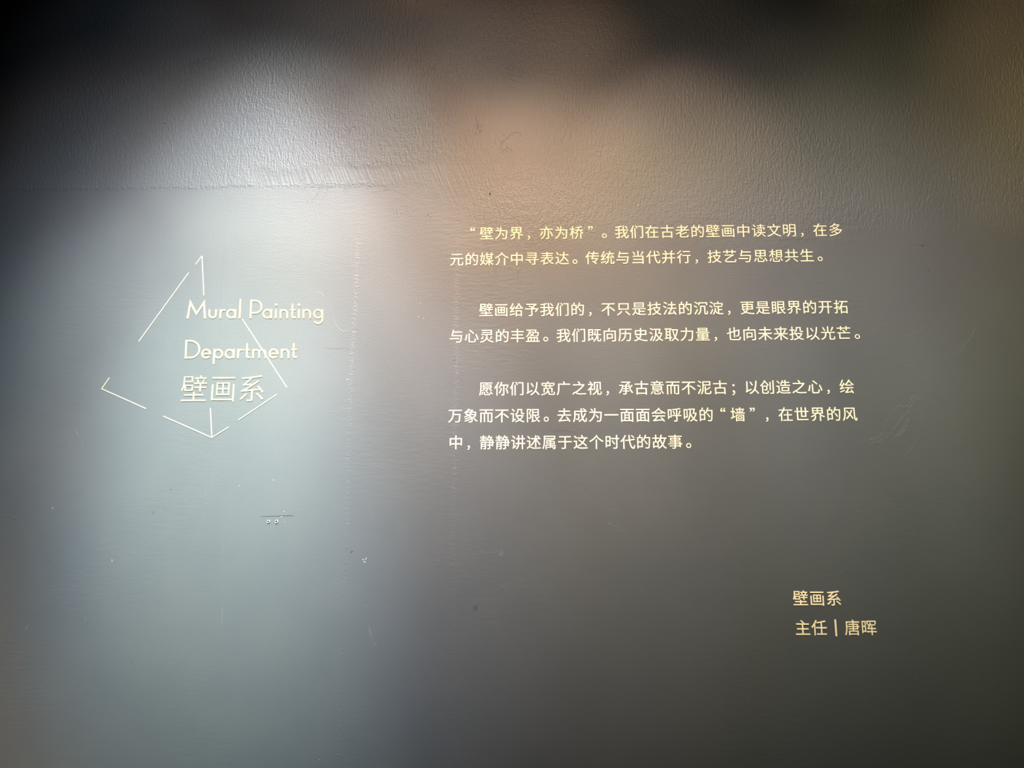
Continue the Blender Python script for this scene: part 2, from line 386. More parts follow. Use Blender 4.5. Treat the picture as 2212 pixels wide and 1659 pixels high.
# ------------------------------------------------------------------ characters
# outlines of the cut-out characters, in thousandths of the character square
GLYPHS = """“770,809 749,847 688,806 642,742 624,660 635,611 664,578 703,565 741,575 764,600 771,630 763,663 742,686 709,694 693,692 681,686 692,732 723,775;962,809 941,847 881,806 835,742 816,660 827,611 856,578 895,565 933,575 956,600 963,630 955,663 934,686 900,694 885,692 873,686 884,732 915,775
”230,599 251,561 312,603 358,667 376,748 365,797 337,831 297,843 259,834 237,809 229,778 237,746 259,723 291,714 307,717 319,722 308,677 277,633;38,599 59,561 120,603 166,667 184,748 173,797 145,831 105,843 67,834 45,809 37,778 45,746 67,723 100,714 115,717 127,722 116,677 85,633
。194,244 146,236 105,215 72,182 50,140 42,92 50,43 72,1 105,-32 146,-53 194,-61 243,-53 285,-32 318,1 339,43 347,92 339,140 318,182 285,215 243,236;194,-10 143,4 107,40 93,92 107,143 143,179 194,193 246,179 282,143 296,92 282,40 246,4
一44,431 44,349 960,349 960,431
万62,765 62,691 333,691 326,532 305,371 257,217 171,82 34,-24 64,-51 89,-82 194,-7 272,83 329,186 367,297 390,414 767,414 751,197 731,67 705,9 686,-1 657,-3 589,-2 483,4 501,-33 509,-70 609,-73 686,-72 735,-63 772,-36 805,36 828,189 846,450 847,487 399,487 411,691 939,691 939,765
不559,478 685,388 806,291 899,203 960,261 864,347 741,441 615,526;69,770 69,693 514,693 446,591 363,493 267,402 160,322 44,255 95,189 229,271 351,370 459,481 459,-78 540,-78 540,584 610,693 931,693 931,770
与57,238 57,166 681,166 681,238;261,818 215,589 164,380 227,379 243,379 807,379 783,190 755,72 721,15 700,5 669,3 595,4 484,11 503,-26 512,-64 615,-68 691,-68 745,-59 786,-33 827,39 859,180 888,413 891,450 261,450 300,630 876,630 876,702 315,702 336,810
世457,835 457,590 275,590 275,813 197,813 197,590 51,590 51,517 197,517 197,-15 922,-15 922,58 275,58 275,517 457,517 457,200 801,200 801,517 950,517 950,590 801,590 801,824 723,824 723,590 532,590 532,835;723,517 723,269 532,269 532,517
个460,546 460,-79 538,-79 538,546;506,841 437,744 352,654 254,573 147,503 35,446 66,413 91,377 242,465 381,576 501,706 635,569 771,462 914,376 939,413 969,444 819,527 678,631 545,766 573,810
中458,840 458,661 96,661 96,186 171,186 171,248 458,248 458,-79 537,-79 537,248 825,248 825,191 902,191 902,661 537,661 537,840;171,322 171,588 458,588 458,322;825,322 537,322 537,588 825,588
丰460,841 460,694 90,694 90,619 460,619 460,471 140,471 140,398 460,398 460,236 53,236 53,161 460,161 460,-78 539,-78 539,161 948,161 948,236 539,236 539,398 863,398 863,471 539,471 539,619 908,619 908,694 539,694 539,841
为162,784 222,706 267,632 335,665 288,738 226,812;499,371 577,269 635,173 701,209 641,302 561,401;411,838 411,720 407,599 82,599 82,524 399,524 377,415 336,304 273,194 181,87 55,-11 86,-37 114,-66 248,42 345,159 412,281 454,404 476,524 821,524 806,249 787,89 761,19 743,8 717,5 656,6 562,11 580,-28 588,-67 678,-71 748,-69 795,-58 831,-28 863,56 884,240 900,560 901,599 484,599 487,719 487,838
主374,795 468,718 545,640 103,640 103,567 459,567 459,347 149,347 149,274 459,274 459,27 56,27 56,-46 948,-46 948,27 540,27 540,274 856,274 856,347 540,347 540,567 897,567 897,640 572,640 620,675 537,756 435,836
之234,133 178,116 115,71 49,5 105,-63 152,-1 195,44 232,62 272,42 326,3 400,-30 488,-47 597,-51 940,-41 949,1 962,41 789,27 599,22 497,25 412,39 342,70 316,87 441,173 564,273 681,382 784,496 868,609 812,646 797,642 100,642 100,568 741,568 603,411 430,257 247,131;415,810 475,724 520,642 591,682 543,760 482,845
也214,772 214,486 30,429 51,361 214,412 214,100 220,34 240,-12 276,-41 332,-56 409,-60 761,-60 836,-53 887,-31 920,10 941,71 953,157 917,169 882,187 874,113 861,62 839,30 807,14 759,9 406,9 356,11 321,20 300,36 290,61 287,98 287,434 496,499 496,134 570,134 570,522 798,593 793,414 776,310 761,280 744,266 723,263 622,266 635,232 642,197 703,196 760,201 792,212 819,236 841,277 859,357 869,480 874,646 878,660 824,684 808,672 802,667 570,595 570,838 496,838 496,573 287,508 287,772
予284,600 431,536 573,467 53,467 53,395 468,395 468,15 463,0 444,-5 287,-4 304,-40 315,-77 426,-74 497,-64 526,-50 541,-24 545,14 545,395 831,395 772,309 712,237 774,200 867,312 953,445 893,472 879,467 673,467 689,492 580,545 719,642 841,749 787,790 770,786 147,786 147,716 697,716 605,644 506,579 324,656
事134,131 134,72 459,72 459,4 454,-14 434,-20 296,-20 312,-51 323,-83 427,-81 490,-71 516,-57 530,-33 535,4 535,72 775,72 775,28 851,28 851,206 955,206 955,266 851,266 851,391 535,391 535,462 835,462 835,639 535,639 535,698 935,698 935,760 535,760 535,840 459,840 459,760 67,760 67,698 459,698 459,639 172,639 172,462 459,462 459,391 143,391 143,336 459,336 459,266 48,266 48,206 459,206 459,131;244,586 459,586 459,515 244,515;535,586 759,586 759,515 535,515;535,336 775,336 775,266 535,266;535,206 775,206 775,131 535,131
于124,769 124,694 470,694 470,441 55,441 55,366 470,366 470,30 467,14 458,6 440,3 259,4 277,-36 290,-75 418,-72 496,-61 527,-44 544,-15 549,30 549,366 946,366 946,441 549,441 549,694 876,694 876,769
亦191,487 158,380 112,281 57,200 122,158 179,247 228,354 266,472;725,461 788,349 840,233 874,132 945,164 909,263 854,377 790,487;420,822 467,743 501,669 577,697 540,770 491,847;61,667 61,593 358,593 358,477 354,379 337,275 299,168 230,65 122,-30 152,-56 178,-86 294,18 368,132 411,250 430,367 434,476 434,593 600,593 600,18 596,1 578,-4 434,-2 450,-40 460,-78 566,-76 633,-65 659,-49 673,-22 677,18 677,593 940,593 940,667
介652,446 652,-82 731,-82 731,446;277,445 277,317 274,247 258,175 224,104 164,36 70,-26 103,-52 131,-81 232,-11 298,67 335,150 352,234 356,316 356,445;499,847 433,755 349,668 250,590 142,525 29,477 55,442 75,406 232,486 378,595 500,722 621,597 766,492 924,418 949,455 977,488 876,525 778,576 687,638 607,707 543,780 559,806
代715,783 806,699 877,618 935,658 862,738 769,819;548,826 556,672 568,528 324,497 335,426 576,456 604,281 645,135 699,23 771,-50 860,-79 891,-74 917,-52 941,-11 960,53 975,143 944,160 912,183 900,86 882,27 857,9 798,35 748,98 707,193 675,318 650,466 955,504 944,575 642,537 630,677 623,826;313,830 234,675 133,535 21,420 65,348 133,416 199,494 199,-78 276,-78 276,604 334,704 384,807
以374,712 461,590 525,473 592,513 526,627 438,747;761,801 741,557 698,356 625,196 511,71 346,-21 378,-53 403,-86 525,-18 622,65 697,163 814,37 900,-77 966,-28 864,97 733,230 788,388 822,576 841,798;141,20 218,69 493,204 473,274 240,165 240,763 160,763 160,173 149,132 125,101 100,82 122,53
们381,808 447,706 497,611 559,647 507,740 439,839;338,638 338,-80 411,-80 411,638;575,803 575,735 847,735 847,16 843,-2 826,-7 696,-6 711,-42 720,-77 819,-76 881,-65 905,-49 918,-23 922,15 922,803;225,834 175,683 111,543 36,425 59,387 76,349 146,456 146,-79 217,-79 217,599 259,706 295,815
任343,31 343,-41 944,-41 944,31 677,31 677,340 960,340 960,412 677,412 677,691 807,720 920,752 864,815 714,773 529,736 337,706 350,675 359,643 601,677 601,412 304,412 304,340 601,340 601,31;295,840 220,686 127,546 22,431 68,356 128,420 186,492 186,-80 260,-80 260,603 318,708 367,817
会157,-58 285,-38 781,5 838,-79 905,-38 846,46 766,138 676,225 613,191 672,133 728,71 273,36 379,144 477,264 918,264 918,337 89,337 89,264 375,264 277,144 207,72 166,37 131,19;504,840 440,761 359,685 263,615 157,551 42,496 72,466 97,431 182,474 264,521 264,460 741,460 741,530 277,530 399,619 503,718 610,623 741,530 825,483 910,443 935,478 963,509 804,580 659,672 546,769 576,809
传266,836 199,687 113,550 18,437 60,363 111,420 160,485 160,-78 232,-78 232,597 289,704 337,815;468,125 615,22 731,-80 787,-24 739,20 677,68 899,317 846,350 834,345 513,345 549,464 954,464 954,535 569,535 602,654 908,654 908,724 621,724 647,825 573,835 545,724 348,724 348,654 526,654 493,535 291,535 291,464 472,464 411,275 769,275 619,109 523,171
你449,412 415,294 368,186 311,96 375,55 433,151 483,268 522,397;758,397 811,283 853,163 879,58 951,83 924,188 880,305 826,419;466,836 425,692 369,560 300,452 361,404 413,484 459,577 612,577 612,11 608,-2 595,-5 490,-5 506,-43 517,-81 597,-78 650,-66 672,-50 683,-25 686,11 686,577 875,577 851,436 915,424 959,638 908,650 895,647 487,647 516,732 540,819;264,836 197,687 112,550 16,437 40,401 58,363 110,421 160,487 160,-78 232,-78 232,600 288,706 335,815
元147,762 147,690 857,690 857,762;59,482 59,408 314,408 301,300 276,200 230,112 156,39 48,-19 75,-47 95,-77 214,-11 296,72 348,171 379,284 394,408 583,408 583,50 586,5 597,-27 618,-48 651,-59 697,-62 842,-62 887,-56 918,-34 939,6 951,68 958,157 922,170 887,190 882,75 867,22 836,9 706,9 677,12 663,24 659,51 659,408 942,408 942,482
光138,766 210,636 256,516 329,544 280,664 206,791;795,802 738,669 669,544 733,519 804,639 873,774;459,840 459,458 55,458 55,387 322,387 308,279 281,184 232,102 152,35 34,-16 61,-47 81,-80 209,-21 297,57 353,152 385,262 401,387 587,387 587,32 590,-12 601,-44 622,-64 655,-75 701,-78 846,-78 890,-72 921,-52 941,-15 953,45 960,129 924,142 890,161 885,53 870,5 840,-7 709,-7 680,-4 666,7 662,32 662,387 948,387 948,458 535,458 535,840
共587,150 739,31 864,-80 935,-34 804,75 653,189;329,187 257,110 162,35 62,-28 121,-81 224,-13 323,70 407,157;89,628 89,556 280,556 280,318 48,318 48,245 956,245 956,318 720,318 720,556 920,556 920,628 720,628 720,831 643,831 643,628 357,628 357,831 280,831 280,628;357,318 357,556 643,556 643,318
创838,824 838,20 832,0 812,-6 659,-5 675,-41 686,-76 800,-75 867,-64 894,-48 909,-21 913,20 913,824;643,724 643,168 715,168 715,724;142,474 142,45 146,-1 159,-32 182,-52 219,-62 269,-65 455,-65 501,-60 533,-42 555,-10 568,41 576,112 541,124 509,141 502,52 485,10 450,0 275,0 237,3 220,16 216,45 216,407 432,407 419,275 403,223 391,215 374,213 288,218 301,186 307,153 406,152 438,160 463,178 483,220 496,304 506,444 507,474;313,838 244,708 146,585 27,480 82,428 176,512 259,608 330,713 448,578 540,457 595,507 492,636 362,774 383,818
力410,838 410,665 410,622 83,622 83,545 406,545 390,429 354,310 291,192 193,78 53,-25 85,-53 111,-84 260,29 364,154 431,285 468,417 484,545 827,545 806,259 781,90 749,16 730,3 703,0 545,7 563,-32 571,-70 662,-73 731,-72 779,-61 817,-31 855,58 882,250 905,582 907,622 488,622 488,665 488,838
历115,791 115,472 114,375 108,271 95,164 72,60 35,-35 70,-54 101,-77 141,25 167,138 182,255 189,368 191,472 191,720 947,720 947,791;494,667 488,501 255,501 255,430 482,430 465,317 435,214 385,123 312,44 212,-20 240,-46 262,-75 371,-2 450,86 504,189 539,304 558,430 818,430 803,208 784,78 759,21 742,10 717,7 658,8 569,14 586,-23 593,-61 681,-65 746,-63 790,-53 824,-27 855,45 877,200 894,466 896,501 564,501 571,667
去145,-46 275,-25 785,16 834,-70 906,-31 845,69 763,182 672,289 605,257 675,174 741,84 245,48 358,186 463,344 951,344 951,419 539,419 539,608 877,608 877,683 539,683 539,841 460,841 460,683 130,683 130,608 460,608 460,419 53,419 53,344 370,344 268,188 194,93 154,49 119,29
取850,656 821,515 780,386 730,271 685,389 649,518 623,656;506,728 506,656 556,656 589,487 632,333 688,196 625,107 555,34 479,-23 506,-50 528,-80 600,-24 667,44 727,123 781,47 844,-18 915,-73 940,-41 967,-14 892,41 826,110 770,192 840,342 894,517 929,718 883,730 870,728;38,130 55,58 356,110 356,-78 429,-78 429,123 518,140 514,204 429,190 429,725 502,725 502,793 48,793 48,725 115,725 115,141;187,725 356,725 356,585 187,585;187,520 356,520 356,375 187,375;187,309 356,309 356,178 187,152
古162,370 162,-81 239,-81 239,-28 761,-28 761,-77 841,-77 841,370 540,370 540,586 949,586 949,659 540,659 540,840 459,840 459,659 54,659 54,586 459,586 459,370;239,44 239,298 761,298 761,44
只593,182 751,49 876,-80 944,-35 815,92 657,221;334,218 258,129 158,42 49,-30 108,-83 220,-5 325,89 413,188;235,693 765,693 765,383 235,383;158,766 158,311 844,311 844,766
史196,610 463,610 463,423 196,423;540,610 808,610 808,423 540,423;237,317 170,292 213,213 263,146 320,90 249,51 158,17 43,-13 68,-47 88,-80 210,-44 308,-3 385,45 534,-19 715,-58 929,-78 943,-37 964,-1 757,14 584,44 443,97 497,176 526,261 538,351 884,351 884,682 540,682 540,836 463,836 463,682 123,682 123,351 461,351 451,276 426,204 378,139 324,188 277,247
向438,842 410,756 374,667 99,667 99,-80 173,-80 173,594 832,594 832,20 827,2 806,-4 744,-5 644,-2 660,-41 670,-80 786,-78 860,-67 888,-50 903,-22 907,20 907,667 457,667 531,827;373,394 626,394 626,198 373,198;304,461 304,58 373,58 373,130 696,130 696,461
吸365,775 365,706 478,706 466,514 443,343 404,194 344,67 258,-37 321,-81 379,-11 426,67 464,154 493,249 515,354 581,225 660,112 569,35 466,-24 494,-51 518,-81 618,-20 709,59 772,5 841,-40 916,-77 940,-45 967,-15 891,19 822,63 758,116 827,220 883,344 923,486 877,505 864,502 751,502 823,775;550,706 733,706 697,562 658,436 837,436 805,336 761,246 709,168 637,266 579,377 535,497;78,745 78,90 144,90 144,186 329,186 329,745;144,675 262,675 262,256 144,256
呼845,660 802,529 750,405 810,384 865,503 918,638;400,624 447,502 475,387 543,409 513,524 462,645;868,821 725,789 549,764 366,746 379,716 387,684 616,705 616,352 359,352 359,281 616,281 616,17 611,0 592,-5 455,-4 472,-41 482,-77 585,-75 648,-63 673,-47 687,-22 691,17 691,281 958,281 958,352 691,352 691,715 814,736 920,760;75,736 75,104 142,104 142,197 317,197 317,736;142,666 249,666 249,267 142,267
唐491,833 532,748 118,748 118,452 117,358 110,256 96,151 71,50 31,-43 63,-61 93,-84 135,15 163,125 180,240 188,351 190,452 190,681 525,681 525,605 282,605 282,547 525,547 525,470 212,470 212,411 525,411 525,334 276,334 276,277 525,277 525,196 276,196 276,-81 351,-81 351,-39 792,-39 792,-81 870,-81 870,196 598,196 598,277 857,277 857,411 941,411 941,470 857,470 857,605 598,605 598,681 944,681 944,748 613,748 591,801 561,853;598,411 785,411 785,334 598,334;598,470 598,547 785,547 785,470;351,20 351,139 792,139 792,20
在391,840 367,763 338,685 63,685 63,613 305,613 233,489 144,378 38,286 77,217 138,265 193,318 193,-76 268,-76 268,407 334,507 390,613 939,613 939,685 421,685 469,821;598,561 598,368 373,368 373,298 598,298 598,14 333,14 333,-56 938,-56 938,14 673,14 673,298 900,298 900,368 673,368 673,561
墙558,205 719,205 719,129 558,129;503,247 503,87 775,87 775,247;403,644 458,577 499,512 554,545 512,609 455,673;822,671 776,604 723,541 776,513 829,573 882,643;605,841 605,754 363,754 363,690 605,690 605,505 326,505 326,440 958,440 958,505 676,505 676,690 916,690 916,754 676,754 676,841;375,367 375,-79 442,-79 442,-35 834,-35 834,-76 904,-76 904,367;442,25 442,307 834,307 834,25;35,163 64,91 338,216 323,280 223,238 223,530 321,530 321,599 223,599 223,828 154,828 154,599 46,599 46,530 154,530 154,209
壁209,459 397,459 397,352 209,352;660,827 683,765 503,765 503,705 617,705 562,691 582,641 595,591 478,591 478,530 677,530 677,448 495,448 495,388 677,388 677,273 747,273 747,388 932,388 932,448 747,448 747,530 954,530 954,591 826,591 869,692 802,704 762,591 640,591 659,597 645,649 621,705 929,705 929,765 759,765 746,805 728,844;100,805 100,630 96,532 76,428 31,331 57,307 80,278 121,351 146,432 146,295 462,295 462,516 160,516 165,586 453,586 453,805;166,747 384,747 384,643 166,643;462,275 462,196 150,196 150,130 462,130 462,14 46,14 46,-52 955,-52 955,14 538,14 538,130 859,130 859,196 538,196 538,275
多456,842 374,756 258,670 111,594 139,570 163,541 289,609 397,685 679,685 623,626 557,572 481,524 419,571 353,613 298,574 359,534 415,489 305,443 191,406 78,381 98,349 114,314 273,357 430,419 576,501 701,603 796,726 747,756 734,753 473,753 539,824;619,493 567,433 499,372 415,313 315,258 200,210 226,183 247,153 365,207 470,267 560,332 833,332 776,259 706,196 624,142 564,194 500,242 438,206 499,158 555,106 406,51 244,14 75,-9 93,-45 106,-82 316,-47 514,11 691,97 838,216 944,373 894,404 880,400 636,400 702,475
媒294,564 279,437 257,324 226,226 140,295 169,423 196,564;63,269 130,217 197,158 151,84 97,25 34,-19 59,-47 79,-78 145,-29 202,32 250,106 291,60 323,18 376,71 336,121 283,175 323,300 350,451 366,629 323,636 311,634 208,634 236,835 167,839 141,634 52,634 52,564 129,564 97,404;477,840 477,731 388,731 388,666 477,666 477,364 632,364 632,275 389,275 389,210 588,210 522,128 440,57 352,4 403,-55 487,2 565,76 632,163 632,-80 705,-80 705,162 770,80 844,6 918,-51 944,-19 972,9 891,61 812,131 745,210 945,210 945,275 705,275 705,364 856,364 856,666 946,666 946,731 856,731 856,840 784,840 784,731 546,731 546,840;784,666 784,577 546,577 546,666;784,518 784,427 546,427 546,518
宽523,190 523,29 527,-10 539,-38 563,-56 600,-65 652,-68 837,-68 885,-63 918,-46 940,-12 954,42 961,120 926,132 893,149 886,51 869,9 832,-1 658,-1 620,1 602,10 598,30 598,190;441,316 441,237 435,185 408,130 343,73 226,18 42,-32 70,-63 92,-95 285,-36 409,30 481,99 514,169 521,235 521,316;201,417 201,101 276,101 276,352 719,352 719,107 797,107 797,417;432,828 470,751 76,751 76,568 146,568 146,686 853,686 853,568 926,568 926,751 561,751 538,801 510,850;597,650 597,585 404,585 404,651 327,651 327,585 174,585 174,524 327,524 327,452 404,452 404,524 597,524 597,451 672,451 672,524 828,524 828,585 672,585 672,650
寻256,209 339,125 401,41 462,84 399,165 313,246;654,422 654,323 67,323 67,251 654,251 654,26 649,10 631,6 480,7 495,-29 505,-66 618,-65 686,-54 714,-38 727,-13 731,25 731,251 955,251 955,323 731,323 731,422;200,647 200,586 740,586 740,488 168,488 168,428 818,428 818,797 170,797 170,738 740,738 740,647
属214,736 811,736 811,647 214,647;140,796 140,504 138,402 131,290 113,176 81,65 32,-36 67,-53 98,-74 149,33 183,151 203,274 212,395 214,504 214,587 886,587 886,796;360,381 537,381 537,310 360,310;605,381 787,381 787,310 605,310;668,120 698,76 605,73 605,150 832,150 832,-12 829,-22 817,-26 724,-25 743,-79 822,-78 871,-70 891,-58 900,-39 902,-12 902,204 605,204 605,261 858,261 858,429 605,429 605,488 733,501 843,517 798,563 558,536 271,524 287,475 537,483 537,429 292,429 292,261 537,261 537,204 252,204 252,-81 321,-81 321,150 537,150 537,71 361,65 365,8 729,26 755,-22 802,-4 763,62 713,134
并642,561 642,344 363,344 363,369 363,561;704,843 663,738 611,634 89,634 89,561 285,561 285,370 285,344 52,344 52,272 279,272 266,207 240,143 198,82 138,25 54,-27 83,-55 108,-87 203,-26 271,41 317,115 345,192 359,272 642,272 642,-80 720,-80 720,272 949,272 949,344 720,344 720,561 918,561 918,634 693,634 789,818;218,813 279,722 321,634 395,667 350,753 287,841
广469,825 496,756 517,688 143,688 143,401 141,316 134,225 116,133 86,45 39,-36 71,-61 100,-90 153,-1 188,99 209,203 219,306 222,401 222,615 942,615 942,688 565,688 601,697 577,766 546,841
开649,703 649,418 369,418 369,461 369,703;52,418 52,346 288,346 275,264 248,185 205,109 142,37 54,-28 87,-54 114,-84 210,-9 278,73 324,161 351,252 365,346 649,346 649,-81 726,-81 726,346 949,346 949,418 726,418 726,703 918,703 918,775 89,775 89,703 293,703 293,461 292,418
当121,769 197,651 250,536 322,569 268,680 189,796;801,805 743,677 673,555 738,530 811,646 882,778;115,38 115,-37 790,-37 790,-81 869,-81 869,486 540,486 540,840 458,840 458,486 135,486 135,411 790,411 790,266 168,266 168,194 790,194 790,38
心295,561 295,65 299,14 313,-22 339,-46 379,-58 435,-62 637,-62 695,-55 735,-30 760,15 776,85 784,184 748,198 712,218 707,130 700,70 686,33 666,14 634,9 441,9 398,13 378,30 373,65 373,561;135,486 114,358 83,225 44,108 120,76 158,200 187,341 207,472;761,485 840,289 892,105 966,135 913,317 831,512;342,756 491,640 611,527 665,584 543,694 393,805
思288,241 288,43 292,2 305,-27 330,-46 369,-56 424,-59 627,-59 675,-54 708,-39 731,-8 745,41 753,111 717,122 684,140 676,56 658,18 621,10 430,10 387,12 368,22 363,43 363,241;380,280 497,207 589,132 642,184 547,257 430,326;742,230 824,101 878,-20 951,11 893,132 808,258;158,247 131,164 94,79 49,7 115,-29 161,47 197,136 225,223;145,796 145,344 847,344 847,796;216,539 460,539 460,411 216,411;534,539 773,539 773,411 534,411;216,729 460,729 460,602 216,602;534,729 773,729 773,602 534,602
想283,200 283,40 287,0 300,-29 325,-47 365,-56 421,-59 629,-59 677,-55 710,-40 732,-12 745,33 753,98 718,109 685,126 678,50 661,17 624,10 425,10 381,12 361,21 356,41 356,200;414,234 489,157 551,86 606,131 542,200 466,273;767,201 831,93 883,-5 953,29 899,125 833,230;141,212 117,141 85,68 46,6 112,-28 150,37 182,113 206,186;581,574 831,574 831,480 581,480;581,421 831,421 831,326 581,326;581,725 831,725 831,633 581,633;512,787 512,265 903,265 903,787;238,838 238,690 55,690 55,625 225,625 172,525 105,435 32,367 82,313 137,369 190,439 238,519 238,255 310,255 310,498 436,387 477,448 310,569 310,625 469,625 469,690 310,690 310,838
意298,149 298,20 302,-18 314,-44 337,-60 374,-69 426,-71 615,-71 658,-67 688,-55 708,-30 721,10 728,68 694,78 662,93 656,27 641,-2 609,-8 432,-8 393,-6 375,2 371,20 371,149;741,140 816,50 869,-37 932,-6 877,79 800,167;181,157 150,96 109,35 61,-17 123,-54 171,1 211,66 244,129;261,323 742,323 742,253 261,253;261,441 742,441 742,373 261,373;190,493 190,201 443,201 408,168 495,113 564,56 611,103 548,153 469,201 817,201 817,493;338,705 661,705 615,605 382,605 365,654;443,832 477,766 118,766 118,705 328,705 269,691 290,649 305,605 73,605 73,544 933,544 933,605 692,605 739,692 681,705 881,705 881,766 561,766 540,809 515,849
愿360,172 360,25 364,-12 375,-37 398,-54 434,-62 485,-65 678,-65 720,-61 749,-49 769,-24 781,15 788,71 756,80 726,95 720,31 705,3 672,-3 489,-3 450,-1 431,8 427,26 427,172;496,173 558,110 608,51 660,88 609,145 547,205;672,349 771,285 854,223 903,269 819,328 720,388;766,168 831,76 883,-7 944,21 890,102 823,191;254,175 221,79 176,-9 233,-36 277,55 311,154;348,512 784,512 784,450 348,450;348,621 784,621 784,559 348,559;368,386 292,324 205,269 260,224 349,289 433,363;119,799 119,518 118,414 112,298 98,179 73,63 34,-44 66,-62 94,-85 136,29 164,154 180,283 187,407 189,519 189,738 917,738 917,799;514,736 497,669 279,669 279,402 525,402 525,289 522,279 511,276 414,276 428,248 438,220 513,221 562,229 583,241 593,260 595,287 595,402 855,402 855,669 573,669 598,721
成544,839 549,670 128,670 128,389 126,307 120,218 104,129 77,42 36,-37 69,-60 99,-87 146,0 176,97 195,198 204,297 206,388 206,395 389,395 382,211 367,144 354,135 335,133 229,138 244,104 250,68 319,65 371,67 406,75 431,96 447,145 457,252 462,433 463,465 206,465 206,597 554,597 570,441 595,297 628,172 559,101 481,39 396,-13 451,-75 561,1 658,92 688,35 720,-11 757,-45 797,-66 841,-73 882,-66 912,-44 934,-4 950,59 959,148 926,165 894,189 886,82 871,22 847,4 798,22 754,75 714,159 783,261 842,375 890,500 815,519 759,375 686,247 653,408 630,597 951,597 951,670 626,670 622,839;671,790 771,731 850,670 897,722 816,780 716,836
我704,774 793,687 861,602 922,646 851,729 761,814;832,427 773,333 700,243 677,351 659,473 946,473 946,544 651,544 642,684 639,832 560,832 565,686 574,544 345,544 345,720 434,741 513,765 460,828 278,777 62,737 85,674 270,704 270,544 56,544 56,473 270,473 270,296 41,251 63,175 270,222 270,17 265,-1 247,-6 106,-5 123,-43 133,-81 237,-78 301,-67 327,-51 341,-24 345,17 345,240 530,283 524,350 345,312 345,473 581,473 605,317 637,180 523,89 399,17 428,-12 451,-42 561,24 663,105 692,41 725,-12 763,-51 804,-75 849,-83 889,-77 919,-55 941,-15 956,46 965,132 932,149 902,173 894,69 879,11 856,-7 808,14 763,72 724,163 820,276 898,399
承288,202 288,136 469,136 469,25 464,8 446,3 298,5 315,-32 326,-69 433,-66 500,-55 527,-39 541,-14 545,25 545,136 721,136 721,202 545,202 545,295 676,295 676,360 545,360 545,450 659,450 659,514 545,514 545,572 645,628 739,694 818,764 766,801 749,798 201,798 201,729 673,729 576,661 469,606 469,514 352,514 352,450 469,450 469,360 334,360 334,295 469,295 469,202;69,582 69,513 257,513 230,399 193,295 148,204 96,127 37,65 68,40 95,10 161,84 220,179 271,292 312,422 341,568 295,585 281,582;735,613 669,602 696,457 732,323 779,204 839,103 912,22 938,55 967,85 895,159 835,257 789,374 870,454 947,542 887,590 833,518 769,444 750,527
技614,840 614,683 378,683 378,613 614,613 614,462 398,462 398,393 431,393 473,290 529,198 594,116 508,62 416,19 320,-12 343,-44 361,-79 462,-43 558,5 648,64 728,4 817,-44 916,-81 939,-47 965,-16 870,16 783,59 705,113 790,206 858,316 909,444 861,465 847,462 688,462 688,613 929,613 929,683 688,683 688,840;502,393 814,393 771,307 716,230 650,162 591,231 542,309;178,840 178,638 49,638 49,568 178,568 178,348 37,311 59,238 178,273 178,11 174,-5 159,-9 56,-8 79,-77 164,-75 216,-64 237,-49 249,-25 252,11 252,295 373,332 363,400 252,368 252,568 363,568 363,638 252,638 252,840
投183,840 183,638 46,638 46,568 183,568 183,351 34,311 56,238 183,276 183,15 178,0 163,-4 60,-3 74,-38 83,-72 167,-70 220,-59 241,-44 253,-20 256,15 256,298 360,329 350,398 256,371 256,568 381,568 381,638 256,638 256,840;473,804 473,694 471,650 460,605 438,560 400,518 343,478 370,452 393,423 457,469 500,522 527,578 540,636 544,692 544,734 719,734 719,574 721,534 729,504 744,484 769,473 804,469 889,469 944,474 937,539 887,534 810,534 795,543 791,572 791,804;787,328 745,256 693,192 631,136 571,193 519,257 478,328;376,398 376,328 418,328 404,323 449,237 505,161 569,93 484,47 392,12 296,-13 319,-46 334,-82 438,-51 537,-9 629,44 714,-8 808,-50 911,-81 933,-45 959,-12 862,13 774,48 693,92 773,172 839,268 889,380 840,401 826,398
拓188,840 188,638 43,638 43,568 188,568 188,357 34,311 57,239 188,282 188,15 183,0 168,-4 65,-3 79,-38 88,-72 172,-70 225,-59 246,-44 257,-20 261,15 261,306 388,350 376,417 261,380 261,568 382,568 382,638 261,638 261,840;379,770 379,698 570,698 539,595 498,491 448,391 387,300 316,222 365,166 425,229 477,300 477,-80 549,-80 549,-22 842,-22 842,-75 915,-75 915,426 549,426 606,561 650,698 956,698 956,770;549,49 549,355 842,355 842,49
故599,584 810,584 785,458 750,346 704,248 660,350 624,460 597,579;85,391 85,-36 155,-36 155,33 442,33 442,389 481,358 518,411 551,471 597,316 658,178 587,102 500,38 394,-14 418,-47 437,-81 539,-27 626,37 699,112 761,36 833,-29 915,-80 940,-46 968,-17 883,32 809,97 746,176 807,293 853,428 886,584 961,584 961,655 623,655 647,740 667,828 592,840 552,675 494,526 417,406 439,391 301,391 301,575 481,575 481,645 301,645 301,840 226,840 226,645 42,645 42,575 226,575 226,391;155,321 370,321 370,103 155,103
文423,823 467,742 497,666 580,693 547,768 501,847;50,664 50,590 206,590 272,445 352,315 447,200 329,116 192,47 36,-7 62,-43 83,-78 241,-18 380,56 502,146 623,55 760,-18 915,-73 940,-37 967,-4 815,46 680,115 560,201 653,313 732,442 796,590 954,590 954,664;504,253 417,354 343,467 284,590 711,590 655,463 586,351
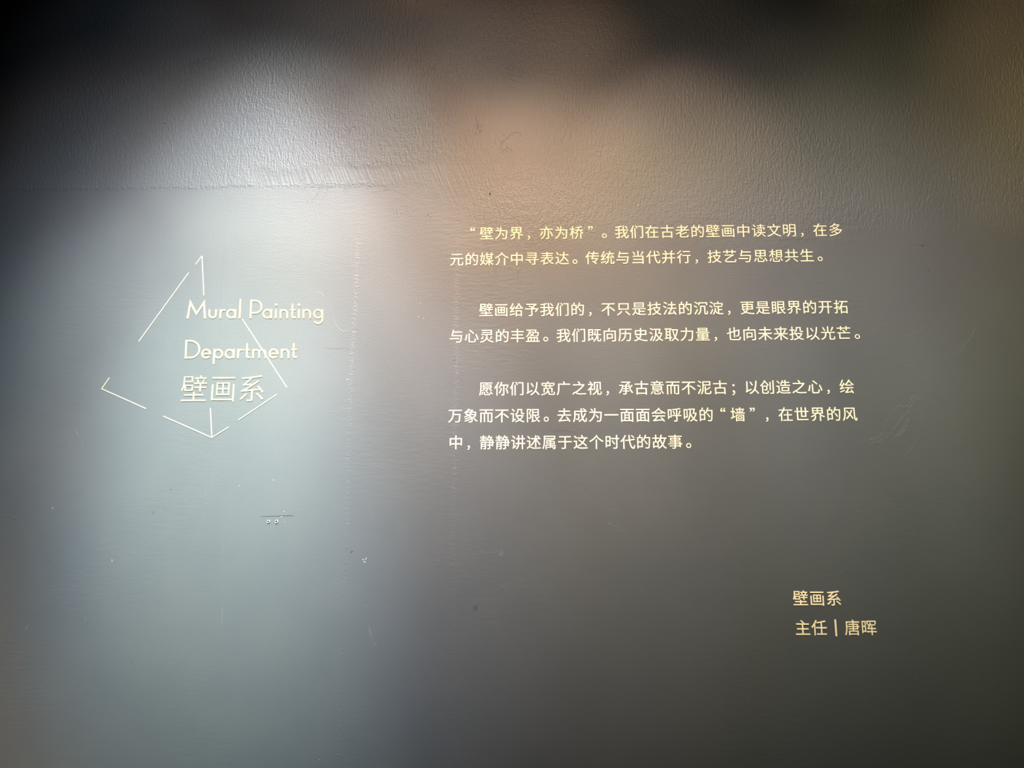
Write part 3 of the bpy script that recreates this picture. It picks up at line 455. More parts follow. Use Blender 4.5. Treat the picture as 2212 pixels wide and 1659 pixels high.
既499,357 528,367 583,370 662,370 638,287 603,203 558,121 499,41 427,-35 457,-59 483,-86 583,27 656,148 706,271 706,30 711,-20 728,-44 758,-57 792,-61 854,-61 887,-58 913,-50 934,-34 946,-9 953,43 956,116 928,129 904,146 904,78 900,34 894,19 884,10 850,5 805,5 779,11 772,18 769,28 769,312 718,312 733,370 946,370 946,436 745,436 761,578 764,702 928,702 928,769 499,769 499,702 697,702 694,578 676,436 564,436 611,640 543,640 522,535 498,448 487,429 471,420;355,539 355,417 171,417 171,539;355,599 171,599 171,713 355,713;101,-40 160,0 372,105 397,34 459,65 417,170 357,286 299,261 347,164 171,86 171,351 424,351 424,780 99,780 99,98 94,66 82,45 68,33 87,-2
时474,452 559,324 627,208 693,246 622,360 536,485;324,402 324,174 153,174 153,402;324,469 153,469 153,688 324,688;81,756 81,25 153,25 153,106 394,106 394,756;764,835 764,640 440,640 440,566 764,566 764,33 758,13 736,6 562,7 590,-70 714,-68 790,-56 819,-40 835,-12 840,33 840,566 962,566 962,640 840,640 840,835
明338,451 338,252 151,252 151,451;338,519 151,519 151,710 338,710;80,779 80,88 151,88 151,182 408,182 408,779;854,727 854,554 574,554 574,727;501,797 501,441 498,344 484,243 453,143 399,49 314,-35 344,-59 369,-87 431,-31 479,32 515,100 541,170 558,241 854,241 854,19 849,1 829,-5 684,-4 701,-41 711,-78 819,-76 885,-64 911,-48 924,-21 928,19 928,797;854,486 854,309 568,309 574,440 574,486
是236,607 757,607 757,525 236,525;236,742 757,742 757,661 236,661;164,799 164,468 833,468 833,799;231,299 211,216 181,140 142,74 94,18 35,-29 66,-54 92,-81 153,-28 205,35 248,109 303,38 371,-10 452,-40 549,-56 661,-60 935,-60 946,-23 963,12 664,11 546,16 546,154 878,154 878,220 546,220 546,332 943,332 943,399 59,399 59,332 471,332 471,29 392,60 328,112 281,190 306,289
晖370,787 370,596 440,596 440,719 864,719 864,596 936,596 936,787;355,163 355,94 638,94 638,-76 710,-76 710,94 956,94 956,163 710,163 710,281 917,281 917,349 710,349 710,461 638,461 638,349 507,349 582,506 890,506 890,569 607,569 639,660 565,678 531,569 416,569 416,506 506,506 456,397 431,354 408,334 430,267 460,277 518,281 638,281 638,163;255,414 255,185 136,185 136,414;255,481 136,481 136,703 255,703;74,771 74,36 136,36 136,117 318,117 318,771
更252,238 188,212 245,134 313,71 243,38 155,9 47,-15 72,-48 92,-81 210,-50 306,-14 382,28 536,-30 721,-62 937,-77 950,-37 969,-3 762,7 587,31 443,76 487,129 517,187 534,247 873,247 873,634 545,634 545,719 935,719 935,787 65,787 65,719 467,719 467,634 156,634 156,247 455,247 439,200 413,156 374,114 307,169;228,411 467,411 467,371 465,309 228,309;543,309 545,370 545,411 798,411 798,309;228,571 467,571 467,471 228,471;545,571 798,571 798,471 545,471
未459,839 459,676 133,676 133,602 459,602 459,429 62,429 62,355 416,355 308,230 175,120 34,39 89,-24 222,60 349,169 459,296 459,-80 538,-80 538,300 649,171 777,59 911,-25 937,9 966,40 825,120 691,230 581,355 942,355 942,429 538,429 538,602 874,602 874,676 538,676 538,839
来756,629 710,526 655,428 719,406 776,498 834,605;185,600 240,501 276,408 347,436 309,528 252,624;460,840 460,719 104,719 104,648 460,648 460,396 57,396 57,324 409,324 301,206 171,102 34,26 63,-4 88,-36 222,46 350,156 460,282 460,-79 539,-79 539,285 650,156 779,45 914,-39 940,-7 968,23 831,101 700,205 591,324 945,324 945,396 539,396 539,648 903,648 903,719 539,719 539,840
桥521,335 521,258 518,201 504,141 477,80 433,21 366,-34 395,-58 420,-85 492,-24 541,45 572,117 589,189 593,256 593,335;757,333 757,-76 832,-76 832,333;401,580 401,512 547,512 499,439 440,376 368,325 394,295 415,265 501,333 571,415 626,512 727,512 781,420 848,337 919,272 970,327 909,376 850,440 799,512 956,512 956,580 652,580 673,649 689,724 806,742 908,763 862,826 738,800 586,779 430,765 442,735 450,703 614,715 598,645 577,580;193,840 193,647 50,647 50,577 186,577 146,436 92,303 30,197 52,162 70,124 115,203 157,301 193,410 193,-79 261,-79 261,450 331,314 377,368 323,454 261,541 261,577 379,577 379,647 261,647 261,840
汲84,774 189,721 273,662 317,724 231,780 126,829;42,499 144,447 227,390 269,452 185,507 82,555;69,-16 134,-64 222,93 306,259 249,306 158,132;342,775 342,704 458,704 446,512 422,341 382,192 320,66 233,-37 298,-83 359,-12 408,68 447,158 477,257 499,366 568,238 651,124 586,65 514,15 437,-24 465,-51 489,-82 564,-41 634,10 699,71 764,14 833,-35 907,-74 932,-41 959,-10 884,26 813,73 748,128 815,230 869,349 908,486 862,505 849,502 732,502 812,775;532,704 719,704 678,562 637,436 822,436 790,340 749,255 699,180 626,277 565,385 517,500
沉89,776 187,716 270,658 317,717 232,771 135,826;38,506 141,453 229,401 273,463 183,511 81,559;68,-17 132,-67 227,95 318,268 263,317 164,136;347,778 347,576 418,576 418,706 865,706 865,576 939,576 939,778;461,533 461,322 458,252 444,179 415,107 364,38 286,-23 313,-50 334,-81 420,-12 478,68 513,153 530,238 534,320 534,463 731,463 731,45 734,2 742,-28 758,-48 782,-58 815,-61 888,-61 922,-55 945,-34 961,5 970,65 975,150 940,163 908,182 905,73 897,22 882,10 827,10 813,12 807,22 805,45 805,533
法95,775 200,721 285,662 328,725 241,780 137,829;42,503 144,451 227,395 269,457 184,511 83,559;76,-16 139,-67 232,90 321,257 266,306 169,132;386,-45 478,-25 829,21 875,-79 941,-45 898,44 835,144 764,240 704,211 793,82 476,47 568,187 653,345 937,345 937,416 673,416 673,597 896,597 896,668 673,668 673,840 598,840 598,668 383,668 383,597 598,597 598,416 339,416 339,345 563,345 483,189 424,95 390,51 360,30
泥89,774 193,722 276,662 320,725 234,781 130,829;38,499 139,447 221,391 263,453 180,508 78,555;67,-16 133,-63 221,96 303,263 245,309 155,133;456,719 832,719 832,574 456,574;383,789 383,446 381,351 372,249 352,146 317,47 261,-43 294,-61 323,-81 382,13 421,120 443,232 454,343 456,446 456,504 905,504 905,789;850,406 739,330 600,258 600,452 529,452 529,39 533,-6 545,-38 567,-59 602,-70 652,-73 835,-73 882,-67 915,-48 936,-13 950,43 957,122 923,133 890,150 883,52 866,6 831,-5 659,-5 622,-2 604,11 600,39 600,192 764,268 907,353
淀88,777 182,720 257,658 305,715 229,774 134,828;40,506 139,453 219,394 264,455 183,511 84,560;66,-21 131,-67 215,93 296,262 238,307 151,129;412,372 398,270 376,177 346,93 306,21 255,-39 316,-83 365,-21 405,51 437,133 485,50 544,-6 614,-40 693,-56 781,-61 944,-61 954,-25 969,9 785,8 731,10 679,16 679,220 898,220 898,287 679,287 679,444 907,444 907,512 367,512 367,444 606,444 606,37 547,75 498,135 461,223 484,364;567,826 594,769 613,713 336,713 336,545 408,545 408,645 865,645 865,545 939,545 939,713 673,713 688,718 668,780 634,846
灵209,357 183,294 148,233 105,181 169,142 212,199 247,265 273,332;794,359 749,263 696,174 751,140 806,225 859,322;466,413 448,286 409,179 338,92 219,25 41,-22 64,-53 80,-86 214,-52 319,-8 398,46 456,109 496,183 552,104 621,39 706,-13 805,-51 921,-77 941,-41 965,-8 837,16 729,55 641,111 573,183 524,272 537,340 546,413;136,799 136,731 767,731 767,645 181,645 181,589 767,589 767,503 136,503 136,434 839,434 839,799
生239,824 192,684 130,557 54,453 121,408 176,484 226,573 463,573 463,352 165,352 165,280 463,280 463,25 55,25 55,-48 949,-48 949,25 541,25 541,280 865,280 865,352 541,352 541,573 901,573 901,646 541,646 541,840 463,840 463,646 259,646 290,725 315,807
画92,775 92,704 910,704 910,775;257,592 257,142 739,142 739,592;321,338 463,338 463,206 321,206;530,338 673,338 673,206 530,206;321,529 463,529 463,398 321,398;530,529 673,529 673,398 530,398;90,526 90,-29 836,-29 836,-76 911,-76 911,533 836,533 836,41 167,41 167,526
界311,271 311,212 308,165 294,115 262,65 206,17 118,-26 146,-54 169,-86 267,-34 330,24 367,87 384,150 388,210 388,271;231,578 461,578 461,469 231,469;536,578 768,578 768,469 536,469;231,744 461,744 461,637 231,637;536,744 768,744 768,637 536,637;629,271 629,-78 706,-78 706,269 806,211 911,169 935,202 962,233 845,274 736,334 646,406 845,406 845,808 157,808 157,406 357,406 268,332 160,271 45,227 72,197 95,164 227,224 350,307 449,406 559,406 624,335 703,271
的552,423 638,302 705,189 769,229 699,338 610,456;240,842 223,761 199,679 87,679 87,-54 156,-54 156,25 435,25 435,679 268,679 321,828;156,612 366,612 366,401 156,401;156,93 156,335 366,335 366,93;598,844 559,708 507,583 443,479 506,436 555,517 600,613 856,613 842,290 823,103 796,24 778,10 753,7 604,13 621,-22 629,-59 712,-63 778,-61 823,-50 859,-19 892,73 913,279 928,644 929,682 627,682 670,828
盈158,262 158,15 45,15 45,-52 956,-52 956,15 843,15 843,262;229,15 229,201 361,201 361,15;431,15 431,201 565,201 565,15;635,15 635,201 770,201 770,15;293,492 353,463 412,429 340,380 255,345 278,321 298,294 360,320 417,352 467,393 524,350 569,309 616,356 568,397 509,439 558,523 593,627 554,639 543,638 314,638 332,726 666,726 621,550 831,550 814,429 792,379 778,373 756,371 642,376 657,344 664,311 785,310 823,317 851,335 874,375 891,454 906,582 909,613 709,613 752,790 79,790 79,726 259,726 236,622 204,530 160,449 103,380 33,324 64,299 89,273 178,355 247,456 297,578 513,578 488,522 455,473 338,532
眼821,546 821,422 510,422 510,546;821,609 510,609 510,730 821,730;433,-80 492,-56 690,0 687,68 510,25 510,356 616,356 651,243 697,141 756,54 827,-18 912,-73 936,-38 964,-8 890,32 827,86 773,152 863,208 949,271 900,324 826,264 740,206 708,278 682,356 894,356 894,796 436,796 436,53 430,18 416,-5 399,-18 419,-48;287,505 287,363 140,363 140,505;287,571 140,571 140,710 287,710;287,298 287,152 140,152 140,298;74,777 74,-3 140,-3 140,85 350,85 350,777
系286,224 224,152 150,86 70,30 105,6 136,-20 215,42 293,117 361,197;636,190 767,81 872,-22 936,23 827,125 695,229;664,444 745,363 305,334 456,414 607,507 756,612 698,660 620,600 540,543 295,531 403,617 507,716 694,740 855,770 803,833 605,797 360,770 107,753 119,721 126,688 401,706 304,615 236,561 195,534 162,521 183,454 242,465 438,478 323,410 245,369 164,332 106,315 129,245 207,260 471,282 471,20 468,8 451,4 320,6 338,-31 349,-69 442,-67 505,-56 531,-41 544,-16 547,19 547,288 796,306 866,216 926,252 838,360 722,474
绘38,53 56,-20 358,97 344,161;480,506 480,438 824,438 824,506;56,423 92,434 197,449 109,320 71,274 39,253 63,182 125,207 346,267 343,331 170,289 271,436 361,595 295,633 235,515 128,504 209,651 278,812 207,843 164,723 118,620 85,557 57,514 32,494;392,-58 481,-40 827,0 868,-81 933,-49 867,68 778,193 718,167 792,58 505,30 645,263 919,263 919,333 395,333 395,263 564,263 490,138 427,43 398,23 366,13;635,843 562,712 465,598 353,508 392,437 487,516 574,611 650,719 730,622 822,530 916,452 934,488 955,521 858,595 762,686 685,781 704,821
给42,53 57,-21 389,62 383,129;61,423 100,434 220,453 160,370 119,320 77,274 43,253 67,182 135,204 377,255 377,319 174,282 289,430 394,594 328,633 264,521 138,508 223,651 296,806 223,839 151,667 92,558 62,516 35,496;630,838 597,754 553,672 498,597 434,530 361,472 415,418 458,451 498,488 498,443 815,443 815,502 858,463 902,430 956,492 855,568 764,672 692,789 703,819;805,512 522,512 598,607 659,713 727,606;449,330 449,-83 522,-83 522,-29 782,-29 782,-80 858,-80 858,330;522,39 522,262 782,262 782,39
统698,352 698,36 701,-2 709,-30 724,-48 749,-57 785,-60 873,-60 906,-55 929,-38 944,-6 954,44 958,114 925,126 894,145 890,55 882,15 865,6 797,6 781,8 774,16 772,36 772,352;510,350 504,242 487,153 454,82 400,26 317,-16 344,-45 364,-77 456,-26 518,41 555,124 576,227 584,350;42,53 59,-21 379,82 367,147;595,824 626,757 649,695 407,695 407,627 587,627 510,524 450,451 419,431 387,421 402,386 412,348 503,365 845,399 886,326 949,361 884,468 800,583 741,553 807,458 532,435 605,530 676,627 948,627 948,695 660,695 724,715 698,776 664,842;60,423 100,434 218,452 158,370 118,321 76,276 41,255 66,182 132,206 369,260 368,326 179,289 291,433 393,592 326,632 263,522 140,509 231,652 310,809 234,844 155,670 92,561 61,519 33,500
老837,801 781,728 719,656 719,704 471,704 471,840 394,840 394,704 139,704 139,634 394,634 394,498 52,498 52,427 451,427 319,344 179,271 33,210 86,147 205,200 321,261 321,48 326,2 342,-31 373,-51 421,-62 488,-65 762,-65 821,-60 862,-43 889,-11 905,40 915,113 879,124 843,142 838,82 830,42 815,18 792,6 758,3 490,3 432,6 405,20 398,49 398,138 624,201 825,275 759,330 599,263 398,202 398,306 488,364 573,427 949,427 949,498 659,498 790,626 905,766;471,498 471,634 698,634 625,564 547,498
而54,788 54,712 444,712 409,568 105,568 105,-80 181,-80 181,497 340,497 340,-48 414,-48 414,497 579,497 579,-48 654,-48 654,497 823,497 823,14 819,0 804,-4 682,-4 698,-39 707,-75 800,-73 861,-62 884,-46 896,-22 899,14 899,568 488,568 533,712 951,712 951,788
艺154,496 154,426 600,426 397,297 270,205 202,140 174,95 169,59 176,20 198,-11 234,-34 285,-48 351,-53 776,-53 832,-49 873,-32 902,3 920,59 930,144 894,154 859,169 855,104 846,60 832,35 812,22 783,19 343,19 292,24 258,39 246,64 254,90 290,131 376,197 532,300 779,449 797,459 743,498 727,495;633,840 633,732 364,732 364,840 288,840 288,732 57,732 57,660 288,660 288,568 364,568 364,660 633,660 633,568 709,568 709,660 932,660 932,732 709,732 709,840
芒644,840 644,743 353,743 353,840 279,840 279,743 56,743 56,672 279,672 279,558 353,558 353,672 644,672 644,558 719,558 719,672 946,672 946,743 719,743 719,840;405,569 484,496 546,421 85,421 85,350 193,350 193,-19 863,-19 863,54 271,54 271,350 910,350 910,421 560,421 608,459 544,533 457,608
行435,780 435,708 927,708 927,780;267,841 203,765 121,688 35,622 79,562 172,636 262,722 339,811;391,504 391,432 728,432 728,17 722,0 702,-5 545,-3 561,-40 570,-77 689,-76 759,-66 786,-49 800,-23 804,16 804,432 955,432 955,504;307,626 226,513 129,409 25,322 78,259 135,308 192,364 192,-83 266,-83 266,446 326,522 378,600
表252,-79 326,-48 591,38 579,104 335,31 335,251 420,316 492,385 546,266 616,163 701,75 801,5 917,-46 940,-12 967,19 873,55 789,103 714,162 813,228 908,302 846,346 765,276 672,207 612,291 566,385 934,385 934,450 536,450 536,539 858,539 858,601 536,601 536,686 902,686 902,751 536,751 536,840 460,840 460,751 105,751 105,686 460,686 460,601 156,601 156,539 460,539 460,450 65,450 65,385 397,385 289,304 164,234 36,183 86,122 172,158 258,203 258,55 252,22 237,1 219,-11 238,-44
视450,791 450,259 523,259 523,725 832,725 832,259 907,259 907,791;154,804 207,738 247,673 308,713 267,775 211,838;637,649 637,454 632,357 610,255 563,155 481,60 354,-25 380,-52 402,-81 484,-30 550,26 602,86 642,149 671,214 671,20 681,-32 711,-58 766,-65 857,-65 901,-60 930,-41 948,-5 959,52 965,133 934,144 902,163 897,55 884,4 858,-8 777,-8 756,-5 744,6 741,28 741,276 690,276 705,366 709,452 709,649;63,668 63,599 305,599 233,475 141,364 39,277 58,243 74,204 132,253 190,310 190,-79 261,-79 261,352 359,219 407,279 280,422 346,529 397,644 357,671 343,668
讲106,781 187,698 252,619 306,670 239,746 156,825;42,526 42,453 181,453 181,105 172,64 152,33 131,14 155,-19 173,-53 218,-10 376,115 349,178 253,108 253,526;743,572 743,337 566,337 567,384 567,572;492,839 492,646 356,646 356,572 492,572 492,384 491,337 335,337 335,262 487,262 477,196 459,132 433,72 395,17 345,-33 377,-56 404,-81 461,-24 504,39 533,109 552,184 562,262 743,262 743,-78 819,-78 819,262 959,262 959,337 819,337 819,572 942,572 942,646 819,646 819,841 743,841 743,646 567,646 567,839
设122,776 206,696 273,619 324,672 256,746 171,822;43,526 43,454 184,454 184,95 175,54 155,23 134,4 157,-27 175,-60 224,-16 395,112 368,175 257,94 257,526;491,804 491,693 488,648 475,602 448,557 404,515 337,476 364,449 386,420 460,466 510,518 542,575 558,634 562,691 562,734 739,734 739,573 741,533 749,504 763,484 788,473 823,469 898,469 951,474 944,539 897,534 828,534 813,542 810,572 810,804;805,328 764,253 711,186 649,129 587,188 535,255 493,328;384,398 384,328 436,328 422,323 468,235 524,156 590,86 512,43 428,9 341,-15 362,-46 377,-80 472,-50 563,-11 647,39 728,-12 818,-53 917,-83 938,-48 963,-16 871,9 786,43 708,86 787,168 852,266 901,381 855,401 842,398
读443,452 524,403 588,351 624,394 559,444 478,490;370,361 453,310 518,256 554,300 489,352 406,400;683,105 810,11 911,-83 959,-34 856,57 728,148;105,768 190,690 259,615 310,670 239,743 153,817;367,593 367,528 851,528 807,410 867,394 903,482 937,584 889,596 877,593 685,593 685,683 894,683 894,747 685,747 685,840 611,840 611,747 404,747 404,683 611,683 611,593;639,489 639,371 637,313 626,251 346,251 346,185 601,185 548,109 460,38 330,-26 355,-54 375,-85 475,-38 552,14 611,69 654,126 682,185 946,185 946,251 701,251 709,311 711,369 711,489;40,526 40,454 188,454 188,89 180,45 161,13 141,-7 181,-60 226,-14 377,113 348,176 258,104 258,526
象341,844 271,758 174,670 52,590 79,567 102,538 160,575 160,411 328,411 248,369 160,336 65,310 103,254 200,285 290,324 373,370 441,318 340,261 219,212 98,177 140,124 257,163 376,217 479,280 520,226 395,146 241,78 84,30 108,3 129,-27 273,24 419,92 546,173 560,106 550,51 520,13 487,0 450,-3 355,1 369,-33 375,-68 463,-70 518,-63 569,-40 603,-8 625,36 633,89 627,148 605,211 660,237 716,139 797,45 903,-29 926,6 953,36 852,98 774,180 719,268 861,351 801,396 697,327 578,261 539,313 488,362 425,407 430,411 849,411 849,636 582,636 625,689 660,743 609,777 597,773 377,773 420,828;324,713 554,713 525,673 492,636 241,636;231,578 495,578 456,520 407,470 231,470;566,578 775,578 775,470 492,470 532,521
达80,787 151,687 202,593 270,630 217,723 144,819;585,837 577,643 323,643 323,570 569,570 551,469 520,375 473,292 406,219 317,160 345,133 367,102 442,150 503,207 551,271 588,342 615,419 762,256 876,109 939,157 805,323 635,501 645,570 942,570 942,643 653,643 662,837;262,467 47,467 47,395 187,395 187,130 115,83 36,5 87,-64 138,3 184,51 222,70 264,49 319,7 395,-29 486,-46 599,-51 941,-41 950,-1 964,38 792,24 601,19 496,22 409,37 336,69 262,124
这61,757 141,677 203,598 265,642 201,720 119,796;251,463 49,463 49,393 179,393 179,102 109,63 36,1 89,-72 137,-18 182,21 220,37 260,20 315,-13 390,-42 480,-56 588,-60 772,-56 939,-49 948,-6 962,35 781,21 590,16 489,19 402,31 330,57 251,103;326,512 449,424 576,328 495,259 400,201 290,155 335,89 448,142 548,207 633,283 755,181 850,92 908,148 807,237 680,338 735,419 781,511 818,613 945,613 945,684 620,684 670,702 639,772 595,846 523,823 563,752 592,684 295,684 295,613 739,613 708,528 669,451 622,382 378,557
述711,784 782,721 838,659 896,699 839,759 767,819;68,763 152,669 217,579 280,619 213,707 127,798;592,830 592,645 320,645 320,574 555,574 486,427 400,296 302,198 331,172 355,142 443,236 524,357 592,496 592,67 666,67 666,491 794,331 885,185 945,228 876,336 782,458 678,574 939,574 939,645 666,645 666,830;266,483 48,483 48,413 194,413 194,110 121,69 41,1 89,-62 141,-5 190,36 231,52 272,35 327,-1 403,-32 493,-47 600,-51 779,-47 941,-40 949,-2 962,35 789,22 602,17 502,20 416,33 344,60 266,107
造70,760 155,678 221,598 280,643 212,721 126,800;456,310 796,310 796,155 456,155;385,374 385,92 871,92 871,374;594,840 594,714 470,714 507,811 437,827 403,735 358,651 304,580 367,544 404,593 438,649 594,649 594,520 305,520 305,456 949,456 949,520 668,520 668,649 905,649 905,714 668,714 668,840;251,456 47,456 47,386 179,386 179,87 114,49 47,-7 94,-73 143,-20 189,17 227,32 264,16 314,-16 385,-44 473,-58 579,-61 949,-51 957,-12 971,26 780,12 580,7 481,10 396,22 327,47 283,75 251,93
量250,665 747,665 747,610 250,610;250,763 747,763 747,709 250,709;177,808 177,565 822,565 822,808;52,522 52,465 949,465 949,522;230,273 462,273 462,215 230,215;535,273 777,273 777,215 535,215;230,373 462,373 462,317 230,317;535,373 777,373 777,317 535,317;47,3 47,-55 955,-55 955,3 535,3 535,61 873,61 873,114 535,114 535,169 851,169 851,420 159,420 159,169 462,169 462,114 131,114 131,61 462,61 462,3
限92,799 92,-78 159,-78 159,731 304,731 268,620 225,505 280,429 308,361 315,301 311,258 294,231 263,222 204,223 218,190 223,157 290,159 319,165 342,177 365,205 378,244 382,294 375,360 348,433 293,513 392,773 343,802 332,799;811,546 811,422 516,422 516,546;811,609 516,609 516,730 811,730;439,-80 498,-56 696,0 693,68 516,25 516,356 612,356 648,242 695,141 755,54 827,-18 914,-73 938,-38 965,-8 890,32 826,86 771,152 859,208 943,271 894,324 821,264 738,206 705,278 678,356 883,356 883,796 442,796 442,53 436,18 422,-5 406,-18
静229,840 229,751 60,751 60,694 229,694 229,634 78,634 78,580 229,580 229,515 41,515 41,458 484,458 484,515 299,515 299,580 454,580 454,634 299,634 299,694 473,694 473,751 299,751 299,840;621,687 759,687 725,628 685,573 541,573 582,627;619,841 576,744 520,656 455,584 510,539 518,547 518,509 651,509 651,401 469,401 469,338 651,338 651,226 512,226 512,162 651,162 651,7 647,-7 633,-11 523,-10 538,-45 547,-79 632,-76 685,-66 707,-51 718,-28 721,6 721,162 838,162 838,123 906,123 906,338 968,338 968,401 906,401 906,573 761,573 811,646 853,720 807,750 796,747 653,747 686,824;838,226 721,226 721,338 838,338;838,401 721,401 721,509 838,509;166,219 367,219 367,146 166,146;166,273 166,343 367,343 367,273;100,400 100,-80 166,-80 166,93 367,93 367,-4 364,-16 351,-19 260,-18 283,-80 357,-78 404,-68 423,-55 432,-34 435,-5 435,400
面389,334 601,334 601,221 389,221;389,395 389,506 601,506 601,395;389,160 601,160 601,43 389,43;58,774 58,702 444,702 416,576 104,576 104,-80 176,-80 176,-27 820,-27 820,-80 896,-80 896,576 493,576 532,702 945,702 945,774;176,43 176,506 320,506 320,43;820,43 670,43 670,506 820,506
风159,792 159,495 157,394 149,285 129,174 94,67 40,-31 73,-54 102,-81 161,24 199,143 222,266 233,386 236,495 236,720 760,720 762,438 770,217 790,58 829,-38 893,-70 922,-64 943,-46 957,-13 966,38 971,107 922,159 916,53 899,8 867,44 847,148 837,312 834,529 835,792;610,649 565,529 507,411 344,608 282,575 375,463 467,343 397,244 321,159 239,92 269,65 296,34 374,102 447,185 513,280 600,155 665,48 735,88 657,210 554,350 622,487 676,630
，157,-107 215,-80 263,-42 299,4 322,58 330,120 320,181 292,221 245,235 207,227 180,203 169,163 179,124 206,100 244,92 261,94 243,32 201,-17 135,-54
；250,486 288,495 315,521 326,560 315,600 288,627 250,636 213,627 185,600 174,560 185,521 213,495;169,-161 228,-131 276,-92 312,-43 334,14 342,80 332,145 303,187 256,202 219,194 191,170 180,130 190,90 217,66 255,58 273,60 257,-11 214,-66 146,-109"""
G = {}
for row in GLYPHS.split('\n'):
    G[row[0]] = [[tuple(int(t) / 1000 for t in p.split(',')) for p in loop.split()] for loop in row[1:].split(';')]

def area(P):
    return sum(P[i - 1][0] * P[i][1] - P[i][0] * P[i - 1][1] for i in range(len(P))) / 2

def inside(p, P):
    c = False
    for i in range(len(P)):
        (x1, y1), (x2, y2) = P[i - 1], P[i]
        if (y1 > p[1]) != (y2 > p[1]) and p[0] < (x2 - x1) * (p[1] - y1) / (y2 - y1) + x1:
            c = not c
    return c

def weight(polys, d):
    out = []
    for k, P in enumerate(polys):
        a = ((P[0][0] + P[1][0]) / 2, (P[0][1] + P[1][1]) / 2)
        depth = sum(inside(a, Q) for j, Q in enumerate(polys) if j != k)
        s = 1 if area(P) > 0 else -1
        if depth % 2:
            s = -s
        if (area(P) > 0) == bool(depth % 2):
            P, s = P[::-1], -s
        n = len(P)
        R = []
        for i in range(n):
            x0, y0 = P[i - 1]
            x, y = P[i]
            x2, y2 = P[(i + 1) % n]
            a = (x - x0, y - y0)
            b = (x2 - x, y2 - y)
            la, lb = math.hypot(*a), math.hypot(*b)
            na = (a[1] / la * s, -a[0] / la * s)
            nb = (b[1] / lb * s, -b[0] / lb * s)
            m = (na[0] + nb[0], na[1] + nb[1])
            dd = max(1 + na[0] * nb[0] + na[1] * nb[1], 0.35)
            R.append((x + m[0] / dd * d, y + m[1] / dd * d))
        out.append(R)
    return out

PUNCT = {'，': (0.085, -0.035, 0.86), '。': (0.145, 0.03, 1.06), '“': (-0.22, -0.01, 0.95), '”': (0.215, -0.01, 0.95), '；': (0.10, -0.03, 0.95)}
G['|'] = [[(0.45, -0.13), (0.55, -0.13), (0.55, 0.87), (0.45, 0.87)]]
cache = {}
def glyph_mesh(ch, size, wt, depth, hscale, mat):
    key = (ch, size, wt)
    if key not in cache:
        loops = weight(G[ch], wt)
        out = []
        for L in loops:
            R = []
            for x, y in L:
                u, q = x - 0.5, y - 0.38
                if ch in PUNCT:
                    dx, dy, k = PUNCT[ch]
                    cx, cy = {'，': (-.27, -.32), '。': (-.305, -.29), '“': (.29, .325), '”': (-.29, .325), '；': (-.27, -.16)}[ch]
                    u, q = cx + (u - cx) * k + dx, cy + (q - cy) * k + dy
                R.append((u * size * hscale, q * size))
            out.append(R)
        me = cut_mesh(out, depth, 'character')
        me.materials.append(mat)
        cache[key] = me
    return cache[key]

def text_line(text, x0, z, adv, label, size=0.0482, wt=0.001, depth=0.0012, group='lines of raised Chinese text', dz=0.0, hscale=1.0, cat='lettering', name='text_line'):
    """one line of cut-out characters; x0, z = centre of the first column"""
    first = next(i for i, c in enumerate(text) if c != '　')
    t = thing(name, label, cat, (x0 + first * adv, 0, z + first * dz), group)
    for i, ch in enumerate(text):
        if ch == '　':
            continue
        me = glyph_mesh(ch, size, wt, depth, hscale, M_CREAM_DIM if name == 'title_line' else M_CREAM)
        o = bpy.data.objects.new('punctuation_mark' if ch in '，。“”；|' else 'character', me)
        link(o, t)
        o.location = ((i - first) * adv, 0, (i - first) * dz)
    return t

BODY = [
    ('　“壁为界，亦为桥”。我们在古老的壁画中读文明，在多', -0.2651, 2.4078, 0.05008, -0.00013, 'first and topmost line of the long cream Chinese text, with quotation marks near its start'),
    ('元的媒介中寻表达。传统与当代并行，技艺与思想共生。', -0.2639, 2.3180, 0.05009, -0.00003, 'second cream line of the Chinese text, last line of its top paragraph'),
    ('　　壁画给予我们的，不只是技法的沉淀，更是眼界的开拓', -0.2650, 2.1430, 0.05002, -0.00003, 'indented cream Chinese line opening the middle paragraph'),
    ('与心灵的丰盈。我们既向历史汲取力量，也向未来投以光芒。', -0.2621, 2.0554, 0.05001, 0.0, 'cream Chinese line closing the middle paragraph, reaching furthest into the dark side'),
    ('　　愿你们以宽广之视，承古意而不泥古；以创造之心，绘', -0.2636, 1.8806, 0.04995, 0.0, 'indented cream Chinese line opening the bottom paragraph, with a semicolon past its middle'),
    ('万象而不设限。去成为一面面会呼吸的“墙”，在世界的风', -0.2626, 1.7934, 0.05000, -0.00002, 'cream Chinese line in the middle of the bottom paragraph, with one quoted character'),
    ('中，静静讲述属于这个时代的故事。', -0.2596, 1.7072, 0.04974, 0.0, 'short last cream Chinese line of the bottom paragraph'),
]
for text, x0, z, adv, dz, label in BODY:
    text_line(text, x0, z, adv, label, dz=dz)
text_line('壁画系', 0.7978, 1.2295, 0.0498, 'three peach-cream Chinese characters of the sign-off, above the longer signature line', wt=0.004, group='sign-off lines')
text_line('主任|唐晖', 0.7988, 1.1428, 0.0493, 'peach-cream signature line with a vertical bar, lowest writing on the wall', wt=0.004, dz=0.0004, group='sign-off lines')
text_line('壁画系', -1.1215, 1.8868, 0.0957, 'three large cream Chinese title characters below the English department title', size=0.0975, wt=-0.008, depth=0.0012, group='department title lines', hscale=0.96, name='title_line', cat='lettering')

